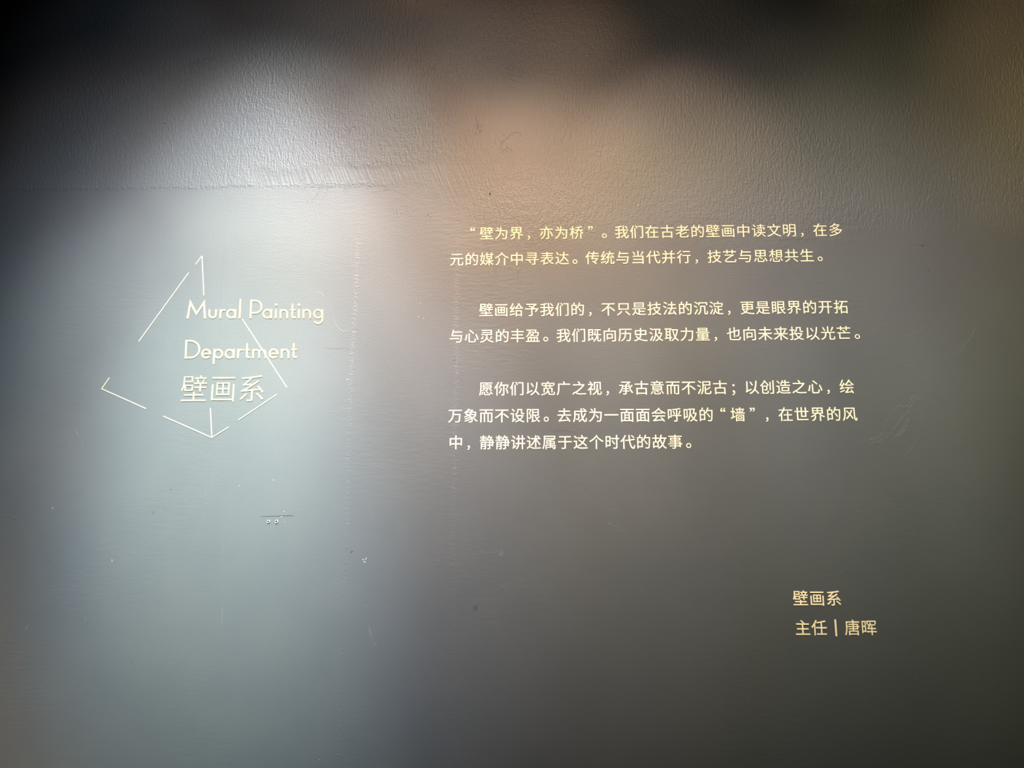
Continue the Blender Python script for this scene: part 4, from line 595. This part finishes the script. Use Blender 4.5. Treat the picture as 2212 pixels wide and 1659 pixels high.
# ------------------------------------------------------------------ English title: strokes in millimetres on the wall
def ribbon(pts, wd, closed=False):
    n = len(pts)
    Lf, Rt = [], []
    for i in range(n):
        p = pts[i]
        a = pts[i - 1] if (i > 0 or closed) else None
        b = pts[(i + 1) % n] if (i < n - 1 or closed) else None
        def nrm(u, v):
            d = (v[0] - u[0], v[1] - u[1])
            l = math.hypot(*d) or 1e-9
            return (-d[1] / l, d[0] / l)
        if a is None:
            m = nrm(p, b)
            k = 1
        elif b is None:
            m = nrm(a, p)
            k = 1
        else:
            n1, n2 = nrm(a, p), nrm(p, b)
            m = (n1[0] + n2[0], n1[1] + n2[1])
            k = 1 / max(1 + n1[0] * n2[0] + n1[1] * n2[1], 0.5)
        Lf.append((p[0] + m[0] * k * wd / 2, p[1] + m[1] * k * wd / 2))
        Rt.append((p[0] - m[0] * k * wd / 2, p[1] - m[1] * k * wd / 2))
    return [Lf, Rt[::-1]] if closed else [Lf + Rt[::-1]]

def word_line(letters, label, group):
    allp = [p for _, S_ in letters for _, _, pts in S_ for p in pts]
    ox, oz = min(p[0] for p in allp), min(p[1] for p in allp)
    t = thing('title_line', label, 'lettering', (ox / 1000, 0, oz / 1000), group)
    for ch, strokes in letters:
        ms = []
        lp = [p for _, _, pts in strokes for p in pts]
        lx, lz = min(p[0] for p in lp), min(p[1] for p in lp)
        for i, (kind, wd, pts) in enumerate(strokes):
            P = [((x - lx) / 1000, (z - lz) / 1000) for x, z in pts]
            if kind in ('fill', 'dot'):
                loops = [P]
            else:
                loops = ribbon(P, (wd - 0.5) / 1000, kind == 'loop')
            ms.append(cut_mesh(loops, 0.0012 + 0.00003 * i, 'letter'))
        me = merge('letter', ms, M_CREAM_DIM)
        o = bpy.data.objects.new('letter', me)
        link(o, t)
        o.location = ((lx - ox) / 1000, 0, (lz - oz) / 1000)
    return t

WORD1 = [
    ('M', [('fill', 0.0, [(-1164.7,2123), (-1157.4,2188.8), (-1131.9,2145.9), (-1107.2,2188.3), (-1098.1,2122.3), (-1105.3,2122.4), (-1110.8,2167.7), (-1131.5,2133.4), (-1153.3,2168.1), (-1157,2122.9)])]),
    ('u', [('line', 6.7, [(-1088.7,2154.5), (-1088.3,2137.4), (-1087.8,2134.8), (-1086.8,2132.4), (-1085.4,2130.2), (-1083.5,2128.4), (-1081.3,2127), (-1078.9,2126.1), (-1076.4,2125.8), (-1074,2126.1), (-1071.7,2126.9), (-1069.7,2128.2), (-1068.1,2130), (-1066.9,2132.2), (-1066.2,2134.6), (-1066.1,2137.2), (-1066.5,2154.3)])]),
    ('r', [('line', 6.7, [(-1051.4,2154.1), (-1050.5,2122.9)]), ('line', 6.0, [(-1050.7,2137), (-1050.3,2139.4), (-1050,2141.9), (-1049.4,2144.2), (-1048.5,2146.2), (-1047.3,2147.9), (-1045.9,2149.3), (-1044.4,2150.2), (-1039.2,2151.3), (-1034.1,2151.2)])]),
    ('a', [('loop', 6.5, [(-1000.9,2138.2), (-1001,2135.2), (-1001.9,2132.3), (-1003.3,2129.7), (-1005.3,2127.6), (-1007.7,2126), (-1010.5,2125), (-1013.5,2124.7), (-1016.5,2125.1), (-1019.4,2126.1), (-1022,2127.8), (-1024.3,2129.9), (-1026.1,2132.5), (-1027.3,2135.4), (-1027.8,2138.5), (-1027.6,2141.5), (-1026.8,2144.4), (-1025.4,2147), (-1023.4,2149.1), (-1020.9,2150.7), (-1018.2,2151.7), (-1015.2,2152), (-1012.2,2151.7), (-1009.3,2150.6), (-1006.6,2149), (-1004.4,2146.8), (-1002.6,2144.2), (-1001.4,2141.3)]), ('line', 6.5, [(-1000.7,2154.1), (-1000.4,2122.4)])]),
    ('l', [('line', 6.9, [(-986.2,2189), (-985,2122.2)])]),
    ('P', [('line', 6.9, [(-949.7,2186.1), (-948.6,2121.9)]), ('line', 6.5, [(-949.3,2182.7), (-935.4,2182.6), (-935.4,2182.6), (-931.3,2182.1), (-927.4,2180.9), (-923.7,2178.9), (-920.4,2176.2), (-917.6,2173), (-915.5,2169.4), (-914.1,2165.4), (-913.5,2161.3), (-913.7,2157.2), (-914.6,2153.3), (-916.3,2149.6), (-918.7,2146.5), (-921.7,2143.9), (-925.2,2142), (-928.9,2140.8), (-932.9,2140.5), (-948.3,2140.6)])]),
    ('a', [('loop', 6.5, [(-879.4,2137), (-879.6,2134), (-880.4,2131.1), (-881.9,2128.6), (-883.9,2126.4), (-886.3,2124.8), (-889.1,2123.8), (-892,2123.5), (-895,2123.9), (-897.9,2124.9), (-900.6,2126.6), (-902.8,2128.8), (-904.5,2131.4), (-905.7,2134.3), (-906.2,2137.3), (-906,2140.3), (-905.2,2143.2), (-903.7,2145.8), (-901.7,2147.9), (-899.3,2149.5), (-896.5,2150.5), (-893.5,2150.8), (-890.5,2150.4), (-887.6,2149.4), (-885,2147.8), (-882.8,2145.6), (-881,2143), (-879.9,2140.1)]), ('line', 6.5, [(-879.8,2152.9), (-879.3,2121.2)])]),
    ('i', [('line', 6.7, [(-864.4,2152.2), (-863.7,2121.1)]), ('dot', 0.0, [(-859.7,2167.6), (-859.9,2166.1), (-860.5,2164.7), (-861.5,2163.6), (-862.8,2163), (-864.2,2162.7), (-865.7,2163), (-867.1,2163.7), (-868.2,2164.8), (-869,2166.2), (-869.3,2167.7), (-869.1,2169.2), (-868.5,2170.5), (-867.5,2171.6), (-866.2,2172.3), (-864.8,2172.5), (-863.3,2172.3), (-861.9,2171.6), (-860.8,2170.5), (-860,2169.1)])]),
    ('n', [('line', 6.7, [(-849.1,2152.1), (-848,2120.9)]), ('line', 6.5, [(-848.6,2137), (-848.8,2137.5), (-848.6,2140.6), (-847.6,2143.5), (-845.9,2146), (-843.6,2148), (-840.9,2149.1), (-838,2149.5), (-835,2149.1), (-832.1,2147.8), (-829.7,2145.9), (-827.7,2143.3), (-826.4,2140.4), (-825.9,2137.2), (-825.3,2120.7)])]),
    ('t', [('line', 6.5, [(-809.9,2171.2), (-808.8,2129.8), (-808.5,2127.8), (-807.9,2126.5), (-807.1,2125.3), (-805.9,2124.4), (-804.6,2123.8), (-803.3,2123.6), (-797.1,2124.1)]), ('line', 5.3, [(-817,2149.8), (-798.1,2149.6)])]),
    ('i', [('line', 6.7, [(-787.4,2151.5), (-786.4,2120.3)]), ('dot', 0.0, [(-782.9,2166.8), (-783.1,2165.3), (-783.7,2163.9), (-784.7,2162.9), (-786,2162.2), (-787.4,2162), (-788.9,2162.2), (-790.3,2162.9), (-791.4,2164), (-792.1,2165.4), (-792.5,2166.9), (-792.3,2168.4), (-791.7,2169.8), (-790.7,2170.8), (-789.4,2171.5), (-787.9,2171.7), (-786.4,2171.5), (-785,2170.8), (-783.9,2169.7), (-783.2,2168.3)])]),
    ('n', [('line', 6.7, [(-771.9,2151.8), (-770.9,2120.2)]), ('line', 6.5, [(-771.5,2136.7), (-771.7,2137.2), (-771.5,2140.3), (-770.5,2143.3), (-768.8,2145.8), (-766.5,2147.7), (-763.8,2148.9), (-760.8,2149.3), (-757.8,2148.8), (-755,2147.6), (-752.6,2145.6), (-750.6,2143.1), (-749.4,2140.1), (-748.8,2137), (-748.3,2120)])]),
    ('g', [('loop', 6.5, [(-709.2,2135.4), (-709.4,2132.3), (-710.3,2129.5), (-711.8,2126.9), (-713.8,2124.8), (-716.3,2123.2), (-719,2122.2), (-722,2121.9), (-725,2122.3), (-727.8,2123.3), (-730.4,2124.9), (-732.6,2127.1), (-734.3,2129.7), (-735.4,2132.6), (-735.9,2135.6), (-735.7,2138.7), (-734.8,2141.5), (-733.4,2144.1), (-731.4,2146.2), (-728.9,2147.8), (-726.1,2148.8), (-723.2,2149.1), (-720.2,2148.7), (-717.3,2147.7), (-714.7,2146.1), (-712.5,2143.9), (-710.8,2141.3), (-709.7,2138.4)]), ('line', 6.5, [(-708.7,2151.2), (-707.5,2117.4), (-707.7,2114.2), (-708.6,2111.3), (-710,2108.6), (-712,2106.3), (-714.4,2104.6), (-717.2,2103.4), (-720.1,2103), (-723.1,2103.2), (-726,2104.1), (-728.7,2105.7), (-731.1,2107.8), (-733,2110.4)])]),
]
WORD2 = [
    ('D', [('line', 6.9, [(-1159.2,2050.6), (-1157.7,1987.5)]), ('line', 6.5, [(-1158.7,2047.4), (-1146,2047.3), (-1145.3,2047.3), (-1140.1,2046.8), (-1135,2045.5), (-1130.2,2043.4), (-1125.7,2040.5), (-1121.8,2037), (-1118.6,2032.9), (-1116.1,2028.4), (-1114.4,2023.6), (-1113.6,2018.6), (-1113.7,2013.7), (-1114.7,2008.9), (-1116.6,2004.5), (-1119.3,2000.5), (-1122.7,1997), (-1126.7,1994.2), (-1131.2,1992.2), (-1136.1,1990.9), (-1141.2,1990.5), (-1158.2,1990.7)])]),
    ('e', [('line', 6.5, [(-1076.3,2003.4), (-1076.8,2006.4), (-1077.9,2009.2), (-1079.6,2011.7), (-1081.7,2013.9), (-1084.2,2015.6), (-1087,2016.7), (-1089.8,2017.2), (-1092.7,2017.1), (-1095.4,2016.3), (-1097.9,2015), (-1100,2013.1), (-1101.6,2010.8), (-1102.6,2008.1), (-1103.1,2005.2), (-1102.9,2002.3), (-1102.1,1999.4), (-1100.7,1996.7), (-1098.8,1994.3), (-1096.5,1992.4), (-1093.9,1990.9), (-1091.1,1990.1), (-1088.2,1989.9), (-1085.4,1990.3), (-1082.7,1991.4), (-1080.5,1993), (-1078.6,1995.1)]), ('line', 5.7, [(-1102.3,2003.7), (-1073.2,2003.4)])]),
    ('p', [('line', 6.7, [(-1062.8,2019.2), (-1062.5,1967.5)]), ('loop', 6.5, [(-1035.6,2002.6), (-1035.7,1999.7), (-1036.5,1996.8), (-1037.9,1994.3), (-1039.9,1992.2), (-1042.3,1990.6), (-1045.1,1989.6), (-1048,1989.3), (-1051,1989.7), (-1053.9,1990.7), (-1056.5,1992.3), (-1058.8,1994.5), (-1060.5,1997), (-1061.7,1999.9), (-1062.2,2002.9), (-1062.1,2005.8), (-1061.3,2008.7), (-1059.9,2011.2), (-1057.9,2013.3), (-1055.5,2014.9), (-1052.7,2015.9), (-1049.8,2016.2), (-1046.8,2015.8), (-1043.9,2014.8), (-1041.3,2013.2), (-1039,2011), (-1037.3,2008.5), (-1036.1,2005.6)])]),
    ('a', [('loop', 6.5, [(-998,2002.3), (-998.1,1999.4), (-998.9,1996.5), (-1000.3,1994), (-1002.3,1991.9), (-1004.7,1990.3), (-1007.5,1989.4), (-1010.4,1989), (-1013.4,1989.4), (-1016.3,1990.4), (-1018.9,1992), (-1021.2,1994.2), (-1022.9,1996.7), (-1024.1,1999.6), (-1024.6,2002.6), (-1024.5,2005.5), (-1023.7,2008.4), (-1022.2,2010.9), (-1020.3,2013), (-1017.8,2014.6), (-1015.1,2015.6), (-1012.1,2015.9), (-1009.1,2015.5), (-1006.3,2014.5), (-1003.6,2012.9), (-1001.4,2010.7), (-999.6,2008.2), (-998.5,2005.3)]), ('line', 6.5, [(-997.8,2019.1), (-996.5,1987.3)])]),
    ('r', [('line', 6.7, [(-983,2018.5), (-982.5,1987.2)]), ('line', 6.0, [(-982.7,2001.8), (-982.2,2004.1), (-981.9,2006.5), (-981.3,2008.8), (-980.4,2010.8), (-979.2,2012.5), (-977.9,2013.8), (-976.3,2014.7), (-971,2015.8), (-966.2,2016)])]),
    ('t', [('line', 6.5, [(-954.6,2037.3), (-953.2,1996), (-952.9,1994.1), (-952.3,1992.8), (-951.4,1991.6), (-950.2,1990.8), (-948.9,1990.2), (-947.6,1990), (-941.4,1990.4)]), ('line', 5.3, [(-962.1,2015.2), (-943.4,2015.1)])]),
    ('m', [('line', 6.5, [(-933.1,2018.1), (-932.5,1986.8)]), ('line', 6.2, [(-933,2003.8), (-933,2004.2), (-932.8,2007), (-931.9,2009.6), (-930.4,2011.8), (-928.4,2013.5), (-926,2014.6), (-923.4,2014.9), (-920.7,2014.5), (-918.2,2013.4), (-916,2011.7), (-914.2,2009.5), (-913.1,2006.9), (-912.6,2004.1), (-911.6,1986.6)]), ('line', 6.2, [(-912.3,2003.6), (-912.3,2004.1), (-912.1,2007), (-911.3,2009.7), (-909.7,2012), (-907.7,2013.8), (-905.2,2014.9), (-902.5,2015.2), (-899.8,2014.8), (-897.2,2013.7), (-895,2011.9), (-893.2,2009.5), (-892,2006.8), (-891.5,2003.9), (-890.5,1986.5)])]),
    ('e', [('line', 6.5, [(-851.6,2002.2), (-852,2005.1), (-853.1,2007.9), (-854.7,2010.4), (-856.8,2012.6), (-859.2,2014.2), (-861.9,2015.4), (-864.8,2015.9), (-867.6,2015.8), (-870.4,2015), (-872.8,2013.6), (-874.9,2011.8), (-876.5,2009.5), (-877.6,2006.8), (-878.1,2003.9), (-878,2001), (-877.2,1998.1), (-875.9,1995.4), (-874,1993.1), (-871.8,1991.1), (-869.2,1989.7), (-866.4,1988.9), (-863.5,1988.6), (-860.7,1989.1), (-858.1,1990.1), (-855.8,1991.7), (-853.9,1993.8)]), ('line', 5.7, [(-877.4,2002.1), (-848.2,2001.9)])]),
    ('n', [('line', 6.7, [(-837.9,2017.8), (-836.8,1986)]), ('line', 6.5, [(-837.4,2003), (-837.7,2003.5), (-837.4,2006.5), (-836.5,2009.4), (-834.8,2011.8), (-832.6,2013.7), (-829.9,2014.9), (-827,2015.2), (-824.1,2014.8), (-821.3,2013.6), (-818.9,2011.7), (-817,2009.2), (-815.7,2006.4), (-815.2,2003.3), (-814.5,1985.9)])]),
    ('t', [('line', 6.5, [(-799.1,2036.7), (-798,1995.3), (-797.7,1993.4), (-797.1,1992.1), (-796.3,1990.9), (-795.1,1990), (-793.9,1989.5), (-792.5,1989.3), (-786.4,1989.7)]), ('line', 5.3, [(-807,2015.2), (-787.4,2015)])]),
]
word_line(WORD1, 'large cream English title line Mural Painting, upper of the two English lines', 'department title lines')
word_line(WORD2, 'large cream English title line Department, crossed by a thin emblem line', 'department title lines')

# ------------------------------------------------------------------ emblem of thin strips around the title
EMBLEM = [((-1147.4,2311.8),(-1127.4,2341.2)), ((-1127.4,2341.2),(-1111.5,2202.7)), ((-1168.6,2282.8),(-1320.1,2047.2)), ((-1408.7,1924.6),(-1431.1,1888.4)), ((-1431.1,1888.4),(-1276.8,1821.6)), ((-1217.9,1796.4),(-1052.3,1726.1)), ((-1063.6,1822.6),(-1052.3,1726.1)), ((-1052.3,1726.1),(-999.3,1760)), ((-969,1782.7),(-847.8,1865.7)), ((-976.1,2119.9),(-814.6,1888.3))]
ex, ez = EMBLEM[5][1]
emb = thing('line_emblem', 'broken outline emblem of thin cream strips around the department title', 'emblem', (ex / 1000, 0, ez / 1000))
for i, (p, q) in enumerate(EMBLEM):
    P = [((p[0] - ex) / 1000, (p[1] - ez) / 1000), ((q[0] - ex) / 1000, (q[1] - ez) / 1000)]
    me = cut_mesh(ribbon(P, 0.0031), 0.0008 + 0.00002 * i, 'strip')
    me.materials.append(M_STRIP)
    link(bpy.data.objects.new('strip', me), emb)

# ------------------------------------------------------------------ two wall plugs
def lathe(prof, n, y_sign=-1, skew=0.0):
    vs, fs = [], []
    for r, d in prof:
        for k in range(n):
            a = 2 * math.pi * k / n
            w_ = 1 + skew * math.sin(a + 0.6)
            vs.append((r * w_ * math.cos(a), y_sign * d, r * w_ * math.sin(a)))
    for j in range(len(prof) - 1):
        for k in range(n):
            a, b = j * n + k, j * n + (k + 1) % n
            fs.append((a, b, b + n, a + n))
    return vs, fs
for (px_, pz_), lab, R_, sk in (((-0.8527, 1.4580), 'smaller white wall plug below the crack, left one of the pair', 0.0054, 0.10),
                                ((-0.8267, 1.4580), 'larger white wall plug below the crack, right one of the pair', 0.0061, 0.05)):
    t = thing('wall_plug', lab, 'wall plug', (px_, 0, pz_), 'wall plugs under the crack')
    v, f = lathe([(R_, 0.0), (R_ * 0.97, 0.0012), (R_ * 0.8, 0.0019), (R_ * 0.55, 0.0016), (R_ * 0.40, 0.0003)], 20, skew=sk)
    mesh_obj('collar', v, f, M_PLUG, t)
    v, f = lathe([(R_ * 0.46, 0.0012), (R_ * 0.2, 0.0005), (R_ * 0.02, 0.0003)], 14)
    mesh_obj('screw_hole', v, f, M_DARK, t, (0, 0, R_ * 0.1))

# ------------------------------------------------------------------ crack, chips and specks in the paint (parts of the wall)
CR = [(-0.8832, 1.4744), (-0.8653, 1.4747), (-0.8149, 1.4764), (-0.7823, 1.4770), (-0.7689, 1.4761)]
WD = [0.0003, 0.0017, 0.0021, 0.0022, 0.0003]
pts = []
for i in range(len(CR) - 1):
    for k in range(6):
        t_ = k / 6
        pts.append((CR[i][0] * (1 - t_) + CR[i + 1][0] * t_, CR[i][1] * (1 - t_) + CR[i + 1][1] * t_ + random.uniform(-1, 1) * 0.0003, WD[i] * (1 - t_) + WD[i + 1] * t_))
pts.append((CR[-1][0], CR[-1][1], 0.0002))
top = [(x, z + w_ / 2 * random.uniform(0.7, 1.1)) for x, z, w_ in pts]
bot = [(x, z - w_ / 2 * random.uniform(0.7, 1.1)) for x, z, w_ in pts]
ox, oz = CR[0]
me = cut_mesh([[(x - ox, z - oz) for x, z in top + bot[::-1]]], 0.0002, 'crack')
me.materials.append(M_CRACK)
o = link(bpy.data.objects.new('crack', me), wall)
o.location = (ox, 0, oz)
CHIPS = [
    ('paint_chip', -0.5472, 1.3414, 3.21, 2.19, 20, 'plaster'),
    ('paint_chip', -0.5412, 1.3344, 5.10, 1.75, -20, 'plaster'),
    ('paint_chip', -0.5378, 1.3442, 1.75, 5.25, -25, 'plaster'),
    ('paint_chip', -0.8043, 1.4900, 1.63, 1.49, 0, 'plaster'),
    ('paint_chip', -0.8118, 1.4741, 3.27, 1.63, 10, 'plaster'),
    ('paint_chip', -0.6162, 1.9146, 4.87, 1.67, 35, 'plaster'),
    ('paint_chip', -0.3714, 2.1165, 1.69, 2.45, 0, 'plaster'),
    ('paint_chip', -0.3832, 2.1694, 1.08, 2.46, 0, 'plaster'),
    ('paint_chip', -0.3884, 2.1229, 5.83, 0.92, -38, 'plaster'),
    ('paint_chip', -0.9524, 1.5721, 1.35, 1.35, 0, 'plaster'),
    ('paint_chip', -0.8432, 1.5893, 2.10, 1.50, 0, 'plaster'),
    ('paint_chip', -0.6590, 0.7555, 1.26, 1.26, 0, 'plaster'),
    ('paint_chip', 0.8400, 2.4338, 1.06, 1.97, 10, 'plaster'),
    ('paint_chip', -1.5555, 1.5007, 1.52, 3.04, -25, 'dust'),
    ('paint_chip', -1.3469, 1.3373, 1.49, 1.94, 0, 'dust'),
    ('dark_speck', -0.1543, 2.5485, 2.04, 5.02, 20, 'dark'),
    ('dark_speck', -0.3642, 2.4766, 2.04, 1.26, 0, 'dark'),
    ('dark_speck', -0.3546, 2.4682, 1.57, 1.10, 0, 'dark'),
    ('dark_speck', 1.2652, 2.3463, 2.97, 1.34, 5, 'dark'),
    ('dark_speck', 1.2754, 2.2635, 1.77, 1.48, 0, 'dark'),
    ('dark_speck', -1.1749, 1.5600, 1.51, 1.21, 0, 'dark'),
    ('dark_speck', -0.2672, 1.9758, 1.66, 1.66, 0, 'dark'),
    ('dark_speck', -0.5834, 1.3654, 1.02, 4.97, -50, 'dark'),
    ('dark_speck', -1.2951, 2.8272, 5.60, 0.99, -15, 'dark'),
    ('dark_speck', -0.1073, 2.7595, 1.43, 1.11, 0, 'dark'),
    ('red_fleck', -0.5014, 1.3185, 2.18, 2.04, 0, 'red'),
    ('red_fleck', 0.0256, 1.3121, 2.15, 1.86, 0, 'red'),

]
MATS = {'plaster': M_PLASTER, 'dust': M_DUST, 'dark': M_DARK, 'red': M_RED}
for name, x, z, rx, rz, tilt, key in CHIPS:
    n = 11
    ca, sa = math.cos(math.radians(tilt)), math.sin(math.radians(tilt))
    L = []
    for k in range(n):
        a = 2 * math.pi * k / n
        r = random.uniform(0.75, 1.15)
        u, q = rx * r * math.cos(a) / 1000, rz * r * math.sin(a) / 1000
        L.append((u * ca - q * sa, u * sa + q * ca))
    me = cut_mesh([L], 0.0005, name)
    me.materials.append(MATS[key])
    o = link(bpy.data.objects.new(name, me), wall)
    o.location = (x, 0, z)

# raised paint ridges and drag marks: points on the wall, width in mm
RIDGES = [
    ('paint_ridge', 1.1, [(-1.2964, 2.5945), (-1.2914, 2.5725), (-1.2829, 2.5471)]),
    ('paint_ridge', 1.0, [(-0.5587, 2.5608), (-0.5270, 2.5636), (-0.4908, 2.5697)]),
    ('paint_ridge', 0.9, [(-0.5178, 2.5718), (-0.4828, 2.5663), (-0.4316, 2.5438)]),
    ('paint_ridge', 0.7, [(-0.5347, 2.5554), (-0.5133, 2.5251), (-0.4920, 2.4966)]),
    ('paint_ridge', 0.6, [(-0.4122, 2.5969), (-0.3978, 2.5899), (-0.3866, 2.5797), (-0.3836, 2.5897)]),
    ('paint_ridge', 0.9, [(1.2860, 2.8383), (1.2942, 2.8263), (1.3052, 2.8126)]),
    ('paint_ridge', 0.7, [(0.4899, 1.8884), (0.5048, 1.8943)]),
    ('paint_ridge', 0.7, [(-0.6906, 2.0193), (-0.6644, 2.0176), (-0.6292, 2.0188), (-0.6105, 2.0109)]),
    ('paint_ridge', 0.6, [(1.2154, 2.3478), (1.2528, 2.3489), (1.2896, 2.3452)]),
    ('paint_ridge', 0.6, [(0.7972, 2.3709), (0.8578, 2.3749), (0.9328, 2.3707)]),
    ('paint_ridge', 0.6, [(-1.2548, 2.4547), (-1.2410, 2.4429), (-1.2260, 2.4344)]),
    ('paint_ridge', 0.7, [(0.0513, 1.7414), (0.0735, 1.7458), (0.1000, 1.7427), (0.1220, 1.7367)]),

]
for name, wd, P in RIDGES:
    ox, oz = P[0]
    me = cut_mesh(ribbon([(x - ox, z - oz) for x, z in P], wd / 1000), 0.0004, name)
    me.materials.append(M_WALL)
    o = link(bpy.data.objects.new(name, me), wall)
    o.location = (ox, 0, oz)
